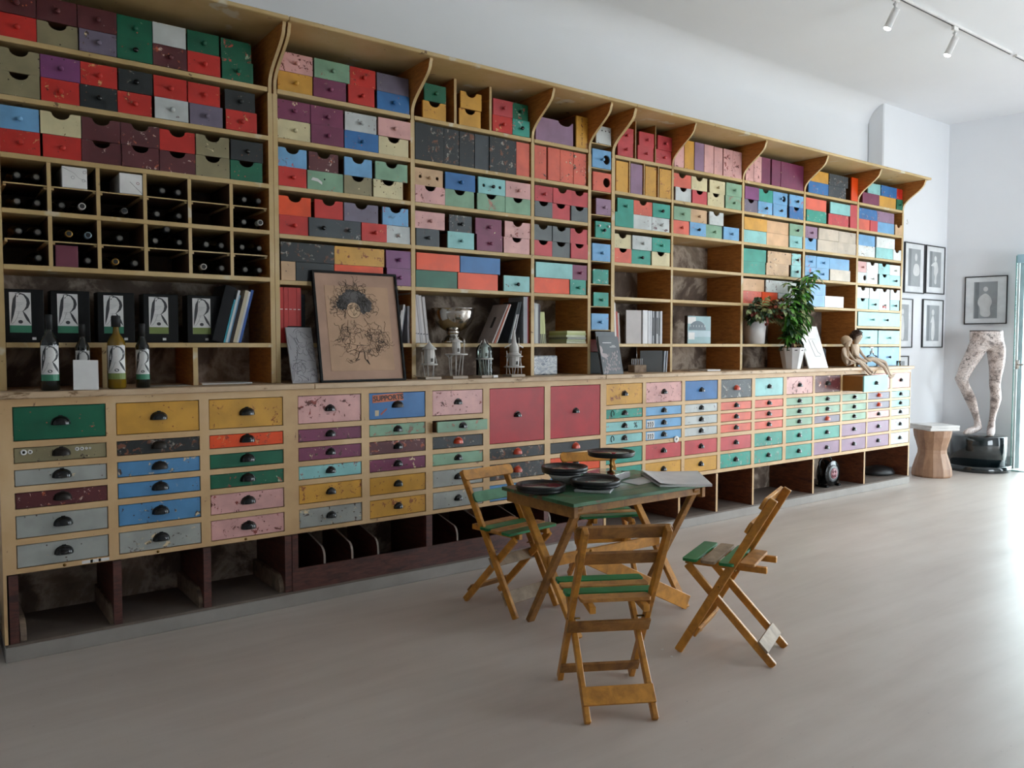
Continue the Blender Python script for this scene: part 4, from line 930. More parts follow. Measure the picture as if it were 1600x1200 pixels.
# ------------------------------------------------------------ silver bowl, white model towers, wrapped packet
bx = xat(715, 1.55, Y1+.10)
S = .93
prof = [(.088, 0), (.09, .008), (.086, .018), (.074, .026), (.070, .036), (.058, .043), (.048, .052), (.046, .060), (.052, .068), (.055, .074), (.046, .080), (.065, .086), (.105, .105), (.135, .135), (.152, .17), (.158, .205), (.160, .226), (.165, .228), (.165, .232), (.157, .232), (.153, .205), (.146, .17), (.128, .138), (.098, .11), (.05, .095), (0, .092)]
o = MB().lathe([(r*S*.93, z*.98) for r, z in prof], 48).build('punch_bowl', CHROME, loc=(bx+.01, Y1+.17, ZS[5]+.0005)); tag(o, 'large polished silver footed bowl on the middle shelf', 'bowl')
PM = plain('white_model_card', 'c9c5c0', .7)
def model_tower(px, ybase, kind, label):
    X = xat(px, 1.22, ybase); o = empty('model_tower', (X, ybase, 1.1965)); tag(o, label, 'model tower', 'white model towers on the worktop')
    q = random.Random(kind)
    MB().box(-.055, .055, -.05, .05, 0, .016).build('base', plain('pale_base_block', 'b5a696', .6), o, bevel=.001)
    if kind == 1: legs, pz, pw, body, bh, roof, mats = .075, .085, .05, .033, .09, .05, 4
    elif kind == 2: legs, pz, pw, body, bh, roof = .0, .145, .07, .026, .075, .03
    elif kind == 3: legs, pz, pw, body, bh, roof = .0, .115, .055, .022, .075, .045
    else: legs, pz, pw, body, bh, roof = .0, .06, .068, .036, .075, .05
    m = MB(); n = {1: 5, 2: 8, 3: 6, 4: 6}[kind]
    for i in range(n):
        a = 2*PI*i/n + .3; r0 = pw*q.uniform(.5, .75); r1 = pw*q.uniform(.6, .85)
        m.tube([(r0*math.cos(a+q.uniform(-.4, .4)), r0*.7*math.sin(a), .016), (r1*math.cos(a), r1*.7*math.sin(a), pz)], .0024, 6)
    m.build('stilts', PM, o)
    MB().lathe([(pw, pz), (pw*1.03, pz+.003), (pw*1.03, pz+.008), (pw*.9, pz+.010), (0, pz+.010)], 9).build('platform', PM, o)
    z = pz+.010
    MB().lathe([(body*.9, z), (body, z+bh*.5), (body*.95, z+bh), (0, z+bh)], 10, smooth=False).build('hut', PM, o)
    MB().box(-.006, .006, -body-.001, -body+.004, z+.01, z+.032).build('doorway', plain('model_shadow_gap', '4a443e', .8), o)
    zr = z+bh
    MB().lathe([(body*1.35, zr-.006), (body*1.3, zr), (body*.55, zr+roof*.45), (body*.2, zr+roof*.75), (.002, zr+roof), (0, zr+roof)], 12).build('roof', PM, o)
    m = MB()
    if kind == 1: m.tube([(-.048, 0, z), (-.052, 0, z+.07)], .0022, 6).tube([(.05, .0, z), (.03, 0, z+.085)], .0022, 6).tube([(.04, -.02, z), (.03, -.01, z+.07)], .002, 6)
    if kind == 2:
        m.tube([(.058, 0, z), (.058, 0, z+.075)], .003, 6).lathe([(.009, z+.068), (.006, z+.078), (0, z+.092)], 8, M=Matrix.Translation((.058, 0, 0)))
        for s in (-1, 0, 1): m.tube([(0, 0, zr+roof-.004), (s*.014, 0, zr+roof+.018)], .002, 5)
        m.tube([(-.075, 0, pz+.006), (-.05, 0, pz-.02), (-.02, 0, pz)], .003, 6)
    if kind == 3:
        for a in (-1, 1): m.tube([(a*.04, 0, z-.04), (a*.045, 0, z+.06), (a*.02, 0, zr+roof*.8)], .0024, 6)
        m.tube([(-.04, .01, z+.05), (.04, .01, z+.075)], .002, 5)
    if kind == 4:
        z2 = zr + roof - .02
        m.lathe([(.03, z2-.03), (.03, z2+.02), (.016, z2+.05), (.012, z2+.09), (.002, z2+.15), (0, z2+.15)], 10)
        for a in (-1, 1):
            m.tube([(a*.055, 0, z-.0), (a*.058, 0, z+.10)], .0026, 6).tube([(a*.075, 0, z+.12), (a*.02, 0, z2+.04)], .0045, 6)
            m.tube([(a*.066, 0, pz), (a*.045, 0, z+.06)], .0024, 6)
        m.tube([(.05, .012, z), (.05, .012, z2+.08)], .0022, 6)
        m.lathe([(.058, z+.06), (.06, z+.064), (.05, z+.068), (0, z+.068)], 9)
    m.build('ornaments', PM, o)
    return o, zr+roof
model_tower(671, 4.19, 1, 'small white model hut on stilts, leftmost of the four')
model_tower(713, 4.19, 2, 'white model tower on tangled stilts with a flagpole')
t3, h3 = model_tower(757, 4.20, 3, 'white model tower standing under the glass dome')
c4, h4 = model_tower(803, 4.21, 4, 'tallest white model tower with a pointed spire, right of the dome')
MB().box(.03, .065, -.058, -.05, 0, .016).build('name_plate', PAPER, t3)
o = MB().lathe([(.056, 0), (.0555, .15)] + [(.0555*math.cos(a), .15+.0555*math.sin(a)) for a in [i*PI/16 for i in range(1, 9)]] +
    [(.053*math.cos(a), .15+.053*math.sin(a)) for a in [i*PI/16 for i in range(7, 0, -1)]] + [(.053, .15), (.0535, 0), (.056, 0)], 32).build('glass_dome', PANE, loc=(t3.location.x, 4.20, 1.1965+.0165)); o.scale = (1, .85, 1)
tag(o, 'clear glass dome covering a white model tower', 'glass dome')
# plastic-wrapped packet
x0, x1 = 3.344, xat(876, 1.25, Y1)
n = NT('crinkled_plastic_wrap'); v = n.coords((.6, 1, 1.4)); ns = n.noise(v, 9, 4, .6, 2.2)
n.col(n.ramp(ns, [(.40, '66707c'), (.47, 'c2c4c6'), (.53, '77828e'), (.60, 'b8bbbc')])); n.b.inputs['Roughness'].default_value = .2; n.b.inputs['Coat Weight'].default_value = .6; n.bump(ns, .6, .01)
o = MB().box(0, x1-x0, 0, .15, 0, .135).build('wrapped_packet', n.m, loc=(x0, Y1+.03, 1.1965), bevel=.008); tag(o, 'packet wrapped in crinkled clear plastic in the cubby left of the narrow column', 'packet')
# letter rack with white cards, and booklets behind
X = xat(998, 1.22, Y1+.02)
o = MB().box(-.075, .055, 0, .07, 0, .058).build('stone_block', wood('rough_brown_stone', '8d7762', '55402f', .8), loc=(X, Y1-.01, 1.1965), bevel=.004); tag(o, 'rough brown block holding white loops beside the grey magazines', 'holder')
m = MB()
for i in range(7):
    u = -.065 + i*.018; m.tube([(u, .035, .055), (u-.004, .035, .085), (u+.001, .035, .105)], .0022, 5)
m.build('white_loop', WHITE, o)
MB().tube([(-.012, .04, .055), (-.012, .04, .2)], .0012, 5).build('wire', CHROME, o)
def leanbk(x, y, t, h, d, col, lean, rz, lab):
    o = book(x, y, 1.1965, t, h, d, col, lean, rot=rz); tag(o, lab, 'book', 'booklets behind the rough brown block'); return o
leanbk(4.615, Y1+.02, .008, .165, .17, '6f7376', 0, R(50), 'dark grey booklet with its cover showing, right of the rough brown block')
leanbk(4.62, Y1+.012, .014, .163, .15, '9aa1aa', R(4), 0, 'pale blue-grey booklet right of the dark grey one')
leanbk(4.645, Y1+.012, .012, .163, .15, 'a9adb4', R(5), 0, 'pale booklet against the post, right of the rough brown block')
X = xat(1080, 1.2, 4.25)
o = MB().box(0, .17, 0, .11, 0, .005).build('notepad', plain('brown_card_pad', '8f8274', .7), loc=(X, 4.26, 1.1965)); o.rotation_euler = (0, 0, R(-8)); tag(o, 'flat brown pad on the worktop in an otherwise empty cubby', 'notepad')
o = MB().box(0, .15, 0, .10, 0, .012).build('leaflet_pile', PAPER, loc=(xat(1104, 1.2, 4.2), 4.19, 1.1965)); o.rotation_euler = (0, 0, R(-3)); tag(o, 'small pile of white leaflets on the worktop edge', 'paper')

# ------------------------------------------------------------ potted plants
def leaf(m, base, d, L, wd, droop=.3, mi=0, n=5, fold=.15, roll=0):
    d = Vector(d).normalized(); side = d.cross(Vector((0, 0, 1)))
    if side.length < .1: side = Vector((1, 0, 0))
    side.normalize(); side.rotate(Matrix.Rotation(roll, 3, d)); p = Vector(base); vs = []; st = L/n
    for i in range(n+1):
        t = i/n; w_ = wd*math.sin(PI*min(t*.92+.06, 1))**.8
        up = side.cross(d).normalized()
        vs += [p - side*w_/2 + up*w_*fold, p, p + side*w_/2 + up*w_*fold]
        d = (d + Vector((0, 0, -droop/n*1.6))).normalized(); p = p + d*st
    fs = []
    for i in range(n): a = 3*i; fs += [(a, a+1, a+4, a+3), (a+1, a+2, a+5, a+4)]
    m.add(vs, fs, mi, True)
LEAFG = [plain('leaf_green', '5a9a3a', .4), plain('leaf_dark_green', '24482a', .45), plain('leaf_pale_green', '8a9d68', .5), plain('leaf_red_brown', '7a3020', .5), plain('leaf_olive_tan', '9a8a5c', .55)]
def pot(name, X, Y, Z, r0, r1, h, facets, label):
    o = empty(name, (X, Y, Z)); tag(o, label, 'potted plant', 'potted plants by the white picture')
    m = MB().lathe([(r0, 0), (r1, h), (r1*.95, h), (r0*.92, .012), (0, .012)], facets, smooth=facets > 20); m.build('pot', plain('white_pot_glaze', 'd3d0ce', .35, 0, .3), o, bevel=.001 if facets < 20 else 0)
    MB().lathe([(0, h*.9), (r1*.93, h*.9), (r1*.93, h*.86), (0, h*.86)], 20).build('soil', plain('dark_soil', '2a211a', .9), o)
    return o
Xa = xat(1180.5, 1.5, Y1+.04)
p = pot('potted_fern', Xa+.01, Y1+.06, ZS[5]+.0005, .085, .103, .23, 32, 'bushy red and green fern in a smooth white pot on the shelf'); rq = random.Random(21)
m = MB(); st = MB()
for i in range(54):
    a = rq.uniform(-.25, PI+.25) + PI; el = rq.uniform(.35, 1.3); L = rq.uniform(.20, .36)
    if i % 3 == 0: a = rq.uniform(-.5, .1); L *= .9
    d0 = Vector((math.cos(a)*math.cos(el), -.35-abs(math.sin(a))*math.cos(el)*.6, math.sin(el))).normalized(); q = Vector((rq.uniform(-.05, .05), rq.uniform(-.05, .0), .21)); pts = [q.copy()]; d = d0.copy()
    for k in range(9):
        q = q + d*L/9; d = (d + Vector((0, 0, -.13 if q.y > -.12 else -.2))).normalized(); pts.append(q.copy())
    mi = rq.choice((1, 1, 2, 3, 0, 1)) if math.cos(a) < .1 else rq.choice((4, 4, 3, 2, 3, 1))
    st.tube(pts, .0016, 4, mi=0)
    for k in range(1, 10):
        dd = (pts[k]-pts[k-1]).normalized(); sd = dd.cross(Vector((0, 0, 1))).normalized()
        for s in (-1, 1): leaf(m, pts[k], dd*.8 + sd*s*.7 + Vector((0, 0, -.45)), .085*(1.12-k/12), .026, .35, mi, 3, roll=rq.uniform(-1.2, 1.2))
m.build('foliage', LEAFG, p); st.build('stem', plain('stem_brown', '6a3a26', .6), p)
Xb = xat(1231.5, 1.25, 4.20)
p = pot('potted_fig', Xb, 4.165, 1.1965, .075, .112, .185, 10, 'leafy green fig in a faceted white pot on the worktop'); rq = random.Random(5)
m = MB(); st = MB()
for i in range(11):
    a = 2*PI*i/11 + rq.uniform(-.3, .3); top = Vector((math.cos(a)*rq.uniform(.08, .24) + .02, math.sin(a)*rq.uniform(.0, .08) - .03, rq.uniform(.38, .86)))
    if top.x > 0: top.x *= 1.2
    pts = [Vector((math.cos(a)*.02, math.sin(a)*.02, .16))]
    for k in range(1, 8):
        t = k/7; pts.append(Vector((top.x*t**1.3, top.y*t**1.3, lerp(.16, top.z, t))) + Vector((rq.uniform(-.01, .01), 0, 0)))
    st.tube(pts, [.0035*(1-.08*k) for k in range(8)], 5)
    for k in range(2, 8):
        for _ in range(8):
            b = rq.uniform(0, 2*PI); d = Vector((math.cos(b), math.sin(b)*.8 - .15, rq.uniform(-.25, .6)))
            if pts[k].y + d.y*.08 > .09: continue
            leaf(m, pts[k] + Vector((0, 0, rq.uniform(-.03, .03))), d, rq.uniform(.08, .13), rq.uniform(.026, .042), rq.uniform(.4, 1.1), rq.choice((0, 0, 0, 1, 1, 2)), 4, roll=rq.uniform(-.7, .7))
for i in range(14):
    a = rq.uniform(PI*.8, 2.2*PI); leaf(m, (.08*math.cos(a), .06*math.sin(a), .2), (math.cos(a), math.sin(a), .4), .08, .014, 1.3, 1, 4)
for i in range(12):
    a = rq.uniform(-.5, .4); leaf(m, (.10+rq.uniform(0, .06), -.02, rq.uniform(.38, .56)), (math.cos(a), math.sin(a)*.5-.2, rq.uniform(-.1, .5)), .13, .022, 1.2, 0, 5)
m.build('foliage', LEAFG, p); st.build('stem', plain('stem_brown', '6a3a26', .6), p)
o = MB().box(0, .02, 0, .17, 0, .24).build('book', plain('cover_4a4a52', '4a4a52', .4), loc=(xat(1195, 1.5, Y1+.0)+.012, Y1+.02, ZS[5]+.0005)); tag(o, 'slim dark book upright right of the fern pot', 'book')
# white picture leaning beside the plants
xa, xb = xat(1262, 1.2, 4.15), xat(1292, 1.2, 4.15)
o, W, H = tilt_frame(xa, xb, 4.135, 4.262, 1.1975, 1.575, 'white_picture'); tag(o, 'bright white picture with a faint boot drawing leaning beside the plants', 'picture')
MB().box(0, W, 0, .012, 0, H).build('panel', WHITE, o, bevel=.001)
m = MB().tube([(W*.38, -.0005, H*.68), (W*.42, -.0005, H*.5), (W*.48, -.0005, H*.32), (W*.5, -.0005, H*.28), (W*.75, -.0005, H*.28), (W*.8, -.0005, H*.33), (W*.68, -.0005, H*.38), (W*.62, -.0005, H*.5), (W*.55, -.0005, H*.66)], .002, 4)
m.tube([(W*.45, -.0005, H*.69), (W*.75, -.0005, H*.69)], .0012, 4); m.build('boot_drawing', plain('faint_grey_ink', '9a9c9e', .6), o)
o = MB().box(0, .018, 0, .16, 0, .18).box(.022, .036, 0, .16, 0, .17).build('dark_folder', plain('dark_slate_folder', '3c3e44', .5), loc=(xat(1289, 1.3, Y1)+.01, Y1+.02, 1.1965)); tag(o, 'dark folder upright behind the dolls', 'folder')
# glass dispenser bottle and small glass behind the dolls
X = xat(1362, 1.25, 4.19)
o = MB().lathe([(.05, 0), (.052, .01), (.052, .085), (.045, .105), (.018, .115), (.016, .13), (0, .13)], 24).build('soap_dispenser', PANE, loc=(X, 4.19, 1.1965)); tag(o, 'clear glass pump dispenser standing behind the seated dolls', 'dispenser')
MB().lathe([(.018, .13), (.018, .15), (.006, .155), (.006, .18), (0, .18)], 14).box(-.035, .012, -.008, .008, .178, .19).build('pump', WHITE, o)
X = xat(1404, 1.21, 4.18); o = MB().lathe([(.02, 0), (.022, .05), (.02, .05), (.018, .004), (0, .004)], 16).build('shot_glass', PANE, loc=(X, 4.18, 1.1965)); tag(o, 'small clear glass at the right end of the worktop', 'glass')

# ------------------------------------------------------------ skinned bodies
def skin(name, verts, edges, radii, mat, parent=None, root=0, loc=(0, 0, 0), rz=0, subd=2, scale=1.0):
    me = bpy.data.meshes.new(name); me.from_pydata([Vector(v)*scale for v in verts], edges, []); o = bpy.data.objects.new(name, me); C.objects.link(o)
    o.location = loc; o.rotation_euler = (0, 0, rz)
    if parent is not None: o.parent = parent
    sk = o.modifiers.new('skin', 'SKIN'); sk.use_smooth_shade = True
    lay = me.skin_vertices[0].data if me.skin_vertices else None
    if lay is None:
        bm = bmesh.new(); bm.from_mesh(me); bm.verts.layers.skin.verify(); bm.to_mesh(me); bm.free(); lay = me.skin_vertices[0].data
    for i, r in enumerate(radii):
        r2 = r if isinstance(r, tuple) else (r, r); lay[i].radius = (r2[0]*scale, r2[1]*scale); lay[i].use_root = (i == root)
    sb = o.modifiers.new('sub', 'SUBSURF'); sb.levels = subd; sb.render_levels = subd
    # bake to a plain mesh so the finished surface is what stands in the scene
    dg = bpy.context.evaluated_depsgraph_get(); nm = bpy.data.meshes.new_from_object(o.evaluated_get(dg)); nm.name = name
    o.modifiers.clear(); o.data = nm; nm.materials.clear(); nm.materials.append(mat)
    for p_ in nm.polygons: p_.use_smooth = True
    return o
CLOTH = plain('doll_cloth', 'c9b5a0', .75)
# local frame of a doll: x along the worktop, -y towards the viewer, z up, seat at the origin
def doll(X, Y, lean, headt, feet, hair, label, s=1.0, arm=1):
    Vv = []; E = []; Rr = []
    def a(p, r, frm=None):
        Vv.append(p); Rr.append(r)
        if frm is not None: E.append((frm, len(Vv)-1))
        return len(Vv)-1
    pel = a((0, 0, .030), .030); ab = a((lean*.25, 0, .065), .027, pel); ch = a((lean*.7, 0, .115), .032, ab); nk = a((lean, -.004, .150), .012, ch)
    hd = a((lean+headt*.4, -.006, .168), .020, nk); h2 = a((lean+headt, -.012, .200), .033, hd); h3 = a((lean+headt*1.5, -.010, .226), .022, h2)
    for s_, ft in zip((-1, 1), feet):
        hip = a((s_*.014+.012, -.022, .028), .018, pel)
        k1 = a(ft[0], .0150, hip); k2 = a(ft[1], .0125, k1); an = a(ft[2], .0085, k2); fo = a(ft[3], .0095, an); te = a(ft[4], .0065, fo)
    for s_ in (-1, 1):
        sh = a((lean*.85+s_*.030, -.002, .133), .012, ch); 
        el = a((lean*.6+s_*.044, -.03, .080), .0095, sh); wr = a((lean*.4+s_*.030+.018, -.062, .050), .0075, el); ha = a((lean*.4+s_*.026+.03, -.075, .040), .0085, wr)
        for f in range(3): a((lean*.4+s_*.026+.044, -.083+f*.005, .034), .0030, ha)
    o = skin('cloth_doll', Vv, E, Rr, CLOTH, loc=(X, Y, 1.1985), subd=2, scale=s)
    tag(o, label, 'doll', 'cloth dolls seated on the worktop edge')
    hx, hy, hz = (lean+headt)*s, -.012*s, .200*s
    if hair == 'blond':
        hm = plain('blond_wool_hair', 'bfa588', .8); m = MB()
        m.lathe([(0, .040), (.020, .036), (.033, .022), (.038, .0), (.037, -.024), (.032, -.024), (.033, 0), (0, .034)], 20, M=Matrix.Translation((hx-.010*s, hy+.016*s, hz+.004)) @ Matrix.Rotation(-R(38), 4, 'X') @ Matrix.Diagonal((s, s, s, 1)))
        q = random.Random(2)
        for i in range(26):
            an = lerp(-1.9, 1.5, i/25); bx_, by_ = hx + .036*s*math.sin(an), hy - .026*s*math.cos(an)*(1 if abs(an) > .8 else .2) + .008
            if abs(an) < .7: continue
            m.tube([(bx_, by_, hz+.005), (bx_*1.0-.004, by_-.006, hz-.04), (bx_+q.uniform(-.008, .008)-.004, by_-.012, hz-.075), (bx_+q.uniform(-.012, .012), by_-.008, hz-.115*s-q.uniform(0, .02))], .0035, 5)
        m.build('hair', hm, o)
    else:
        hm = plain('brown_wool_hair', '4a342a', .85); m = MB(); q = random.Random(9)
        m.lathe([(.036*s, -.012), (.039*s, .006), (.034*s, .024), (.018*s, .036), (0, .040)], 16, M=Matrix.Translation((hx, hy+.010*s, hz+.004)) @ Matrix.Rotation(-R(30), 4, 'X'))
        for i in range(220):
            th = q.uniform(0, 2*PI); ph_ = q.uniform(-.5, 1.5)
            if math.sin(th) < -.3 and ph_ < .55: continue
            c = Vector((hx + .040*s*math.cos(th)*math.cos(ph_), hy + .008*s + .040*s*math.sin(th)*math.cos(ph_), hz + .006 + .040*s*math.sin(ph_)))
            m.tube([c + Vector((.008*math.cos(k*1.3+th), .008*math.sin(k*1.3), .006*math.sin(k*2.1+ph_))) for k in range(5)], .0032, 4)
        m.build('hair', hm, o)
    from mathutils.bvhtree import BVHTree
    bv = BVHTree.FromPolygons([v_.co for v_ in o.data.vertices], [tuple(q_.vertices) for q_ in o.data.polygons])
    def face(x, z):
        h_ = bv.ray_cast(Vector((x, -.5, z)), Vector((0, 1, 0)))[0]; return h_.y if h_ else hy-.03
    for dx in (-.013, .013):
        MB().lathe([(.0048, -.001), (.0048, .001), (0, .0025)], 10, M=Matrix.Translation((hx+dx*s, face(hx+dx*s, hz+.004), hz+.004)) @ Matrix.Rotation(PI/2, 4, 'X')).build('eye', MATTBLACK, o)
    MB().tube([(hx+dx, face(hx+dx, hz-.014*s)-.0005, hz-.014*s-.0015*(abs(dx) < .004)) for dx in (-.009, -.003, .003, .009)], .0014, 5).build('mouth', plain('doll_mouth_thread', '8a4a44', .7), o)
    MB().lathe([(.0055, -.002), (.004, .005), (0, .007)], 10, M=Matrix.Translation((hx, face(hx, hz-.004*s), hz-.004*s)) @ Matrix.Rotation(PI/2, 4, 'X')).build('nose', CLOTH, o)
    return o
Xd = xat(1321, 1.25, 4.17)
doll(Xd, 4.185, .010, .030, [((.09, -.06, .05), (.15, -.088, -.012), (.19, -.100, -.052), (.205, -.108, -.060), (.225, -.112, -.035)), ((.12, -.05, .052), (.185, -.085, .0), (.235, -.1, -.045), (.245, -.108, -.055), (.27, -.112, -.03))],
     'blond', 'blond cloth doll seated on the worktop edge, head on its neighbour', 1.22)
Xe = xat(1336.5, 1.25, 4.19)
doll(Xe, 4.205, .012, .014, [((.11, -.07, .052), (.19, -.105, -.0), (.235, -.115, -.062), (.25, -.122, -.075), (.29, -.126, -.062)), ((.13, -.05, .058), (.215, -.1, .03), (.245, -.115, -.048), (.262, -.122, -.066), (.30, -.126, -.056))],
     'brown', 'dark-haired cloth doll seated on the worktop edge beside the blond one', 1.42)
# ------------------------------------------------------------ folding chairs
WOODN = wood('honey_wood', 'd08f34', '94601e', .45, (1, 1, 1)); WOODB = wood('brown_aged_wood', 'a87538', '704a22', .5)
WOODP = wood('pale_scraped_wood', 'a58f74', '75604a', .6); SEATG = paint('seat_green', '1f7a45', 1, '5a3a1c', 'b08850'); SEATT = wood('orange_tan_slat', 'c08a48', '8a5a28', .45); SEATS = paint('sage_slat', '5f9a74', 0, '5a3a1c', 'b08850')
def round_slat(L, wd, t, rr=.02, n=5):
    # outline in (u along, v across) with rounded ends
    c = [(L/2-rr, wd/2-rr, 0), (-L/2+rr, wd/2-rr, 1), (-L/2+rr, -wd/2+rr, 2), (L/2-rr, -wd/2+rr, 3)]
    return [(cx+rr*math.cos(PI/2*(q+i/n)), cy+rr*math.sin(PI/2*(q+i/n))) for cx, cy, q in c for i in range(n+1)]
def chair(label, X, Y, fwd, back_mats, seat_mats, planks, leg=WOODN, W=.33, top=.74, ty=-.262, sz=.435, scale=1.0, seat_len=None):
    o = empty('folding_chair', (X, Y, 0), fwd - PI/2); tag(o, label, 'chair', 'wooden folding chairs around the green table'); o.scale = (scale,)*3
    hw = W/2; A0 = Vector((0, .215, .0)); A1 = Vector((0, ty, top)); B0 = Vector((0, -.205, 0)); B1 = Vector((0, .185, sz-.03))
    d = (A1-A0).normalized(); nrm = Vector((0, d.z, -d.y))         # towards the sitter
    def P(t): return A0 + (A1-A0)*t
    for s in (-1, 1):
        x = s*(hw-.011); m = MB().bar((x, A0.y, .004), (x, A1.y, A1.z), .022, .036, up=(0, 1, 0)); m.build('long_leg', leg, o, bevel=.003)
        x = s*(hw-.036); m = MB().bar((x, B0.y, .004), (x, B1.y, B1.z), .022, .034, up=(0, 1, 0)); m.build('short_leg', leg, o, bevel=.003)
        m = MB().box(s*(hw-.062)-.012, s*(hw-.062)+.012, -.165, .20, sz-.034, sz-.006); m.build('seat_rail', leg, o, bevel=.002)
        m = MB().tube([(s*(hw+.002), .0, .36*.55), (s*(hw-.05), .0, .36*.55)], .004, 8); pt = P(.445); b = m.build('pivot_bolt', BRASS, o); b.location = (0, pt.y - 0, pt.z - .198)
    # backrest slats on the sitter's side of the long legs
    for i, (tt, bm) in enumerate(zip((.955, .80), back_mats)):
        c = P(tt) + nrm*.0265; ang = math.atan2(-(A1-A0).y, (A1-A0).z)
        Mx = Matrix.Translation(c) @ Matrix.Rotation(ang, 4, 'X') @ XZ
        MB().prism([round_slat((W+.035) if i == 0 else W-.0, .058, .012)], -.007, .007, M=Mx).build('back_slat', bm, o, bevel=.0015)
    # seat slats
    for i, sm in enumerate(seat_mats):
        y = -.085 + i*.082; L = W + .03 - (.02 if i in (0,) else 0)
        if i == 0: L = W-.055
        MB().prism([round_slat(L, .066, .012, .012)], sz-.006, sz+.007, M=Matrix.Translation((0, y, 0))).build('seat_slat', sm, o, bevel=.0015)
    # planks: across the long legs low at the front and below the seat; across the short legs near the back foot
    for (frm, t, wd, pm) in planks:
        a0, a1 = (A0, A1) if frm == 'long' else (B0, B1)
        c = a0 + (a1-a0)*t; dd = (a1-a0).normalized(); ang = math.atan2(-dd.y, dd.z); nn = Vector((0, dd.z, -dd.y))
        off = -.024 if frm == 'long' else -.0235
        wL = W if frm == 'long' else W-.05
        Mx = Matrix.Translation(c + nn*off) @ Matrix.Rotation(ang, 4, 'X')
        MB().box(-wL/2, wL/2, -.006, .006, -wd/2, wd/2, M=Mx).build('stretcher', pm, o, bevel=.0015)
    return o
N_, G_, T_ = WOODN, SEATG, SEATT
chair('wooden folding chair nearest the viewer, seen from behind, green and tan seat slats', 2.155, 2.275, R(61), (WOODB, WOODB), (T_, G_, T_, G_), [('long', .42, .06, WOODB), ('long', .12, .05, WOODB), ('short', .17, .07, WOODN)], leg=WOODN)
chair('wooden folding chair on the right with bright green slats and a pale plank', 2.985, 2.315, R(114), (WOODN, WOODN), (T_, G_, WOODP, G_), [('long', .16, .05, WOODN), ('short', .16, .06, WOODP)], leg=WOODN, ty=-.20)
chair('wooden folding chair left of the table with a sage green second back slat', 2.53, 3.46, R(-82), (WOODN, SEATS), (T_, G_, T_, G_), [('long', .14, .07, WOODP), ('long', .38, .055, WOODP), ('short', .16, .05, WOODB)], leg=WOODN, top=.72, ty=-.20)
chair('wooden folding chair behind the table, mostly hidden by it', 3.19, 3.44, R(-113), (WOODN, SEATS), (T_, G_, T_, G_), [('long', .38, .05, WOODN), ('short', .16, .05, WOODN)], leg=WOODN)

# ------------------------------------------------------------ the green table
TX0, TX1, TY0, TY1, TZ = 2.395, 3.355, 2.765, 3.335, .672
t = empty('folding_table', ((TX0+TX1)/2, (TY0+TY1)/2, 0)); tag(t, 'worn dark green folding table with crossed wooden legs', 'table')
def tin(o): o.location = Vector(o.location) - t.location; return o
n = NT('worn_green_tabletop'); v = n.coords((1, 1, 1), False); a = n.noise(v, 5, 6, .65)
bc = n.ramp(a, [(.3, '23452f'), (.55, '3a6a48'), (.75, '5a7d5c')]); m1 = n.mask(n.noise(v, 8, 8, .75, .5), .57, .60); bc = n.mix(m1, bc, lin('6a5038')); n.col(bc); n.b.inputs['Roughness'].default_value = .35; n.bump(m1, .4, .001); TG = n.m
m = MB()
for i in range(5):
    y0 = TY0 + i*(TY1-TY0)/5; m.box(TX0, TX1, y0+.001, y0+(TY1-TY0)/5-.001, TZ-.018, TZ)
tin(m.build('tabletop', TG, t, bevel=.002))
for x in (TX0+.02, TX1-.045): tin(MB().box(x, x+.025, TY0+.02, TY1-.02, TZ-.075, TZ-.0185).build('apron', WOODB, t, bevel=.002))
for y in (TY0+.03, TY1-.045): tin(MB().box(TX0+.046, TX1-.046, y, y+.02, TZ-.06, TZ-.0185).build('side_rail', WOODB, t, bevel=.002))
for x, s in ((TX0+.06, 1), (TX1-.085, -1)):
    tin(MB().bar((x, TY0+.03, TZ-.022), (x, TY1-.165, .004), .026, .042, up=(1, 0, 0)).build('leg', WOODB, t, bevel=.003))
    tin(MB().bar((x+s*.028, TY1-.03, TZ-.022), (x+s*.028, TY0+.165-.2+.1, .004), .026, .042, up=(1, 0, 0)).build('leg', WOODN, t, bevel=.003))
tin(MB().bar((TX0+.075, (TY0+TY1)/2-.01, .33), (TX1-.10, (TY0+TY1)/2-.01, .33), .055, .016, up=(0, 1, 0)).build('stretcher', WOODN, t, bevel=.002))
tin(MB().bar((TX0+.12, 2.80, .40), (TX1-.17, 2.77, .06), .016, .075, up=(0, 0, 1)).build('low_stretcher', WOODN, t, bevel=.002))

# ------------------------------------------------------------ things on the table
RIM = plain('ribbed_black_rubber', '101113', .35)
ART = NT('abstract_printed_disc'); v = ART.coords(); a = ART.noise(v, 6, 1, .4)
ART.col(ART.ramp(a, [(.40, '8a8f88'), (.455, 'b8b4ac'), (.46, '9c2436'), (.54, 'a83040'), (.545, 'c9b79a'), (.58, '6f7a5a')])); ART.b.inputs['Roughness'].default_value = .15; ART.b.inputs['Coat Weight'].default_value = .5; ART = ART.m
for e in ART.node_tree.nodes:
    if e.bl_idname == 'ShaderNodeValToRGB': e.color_ramp.interpolation = 'CONSTANT'
def tray(px, py, z, r, label, under=0):
    c = onZ(px, py, z); o = empty('round_tray', (c.x, c.y, z)); tag(o, label, 'tray', 'black round trays on the green table')
    r *= 1.07; o.scale = (1, 1, 1.25)
    MB().lathe([(r*.80, 0), (r*.95, .004), (r*.97, .010), (r*.94, .013), (r, .017), (r*.975, .022), (r*1.0, .027), (r*.96, .031), (r*.87, .029), (r*.82, .020), (r*.80, .012), (r*.80, 0)], 40).build('rim', RIM, o)
    MB().lathe([(r*.80, .006), (r*.83, .021), (0, .021), (0, .006)], 32).build('printed_disc', ART, o)
    return o, c
o, c1 = tray(845, 767.5, TZ+.001, .118, 'round black tray lying at the table\'s left corner')
b1 = onZ(881, 757, TZ+.001)
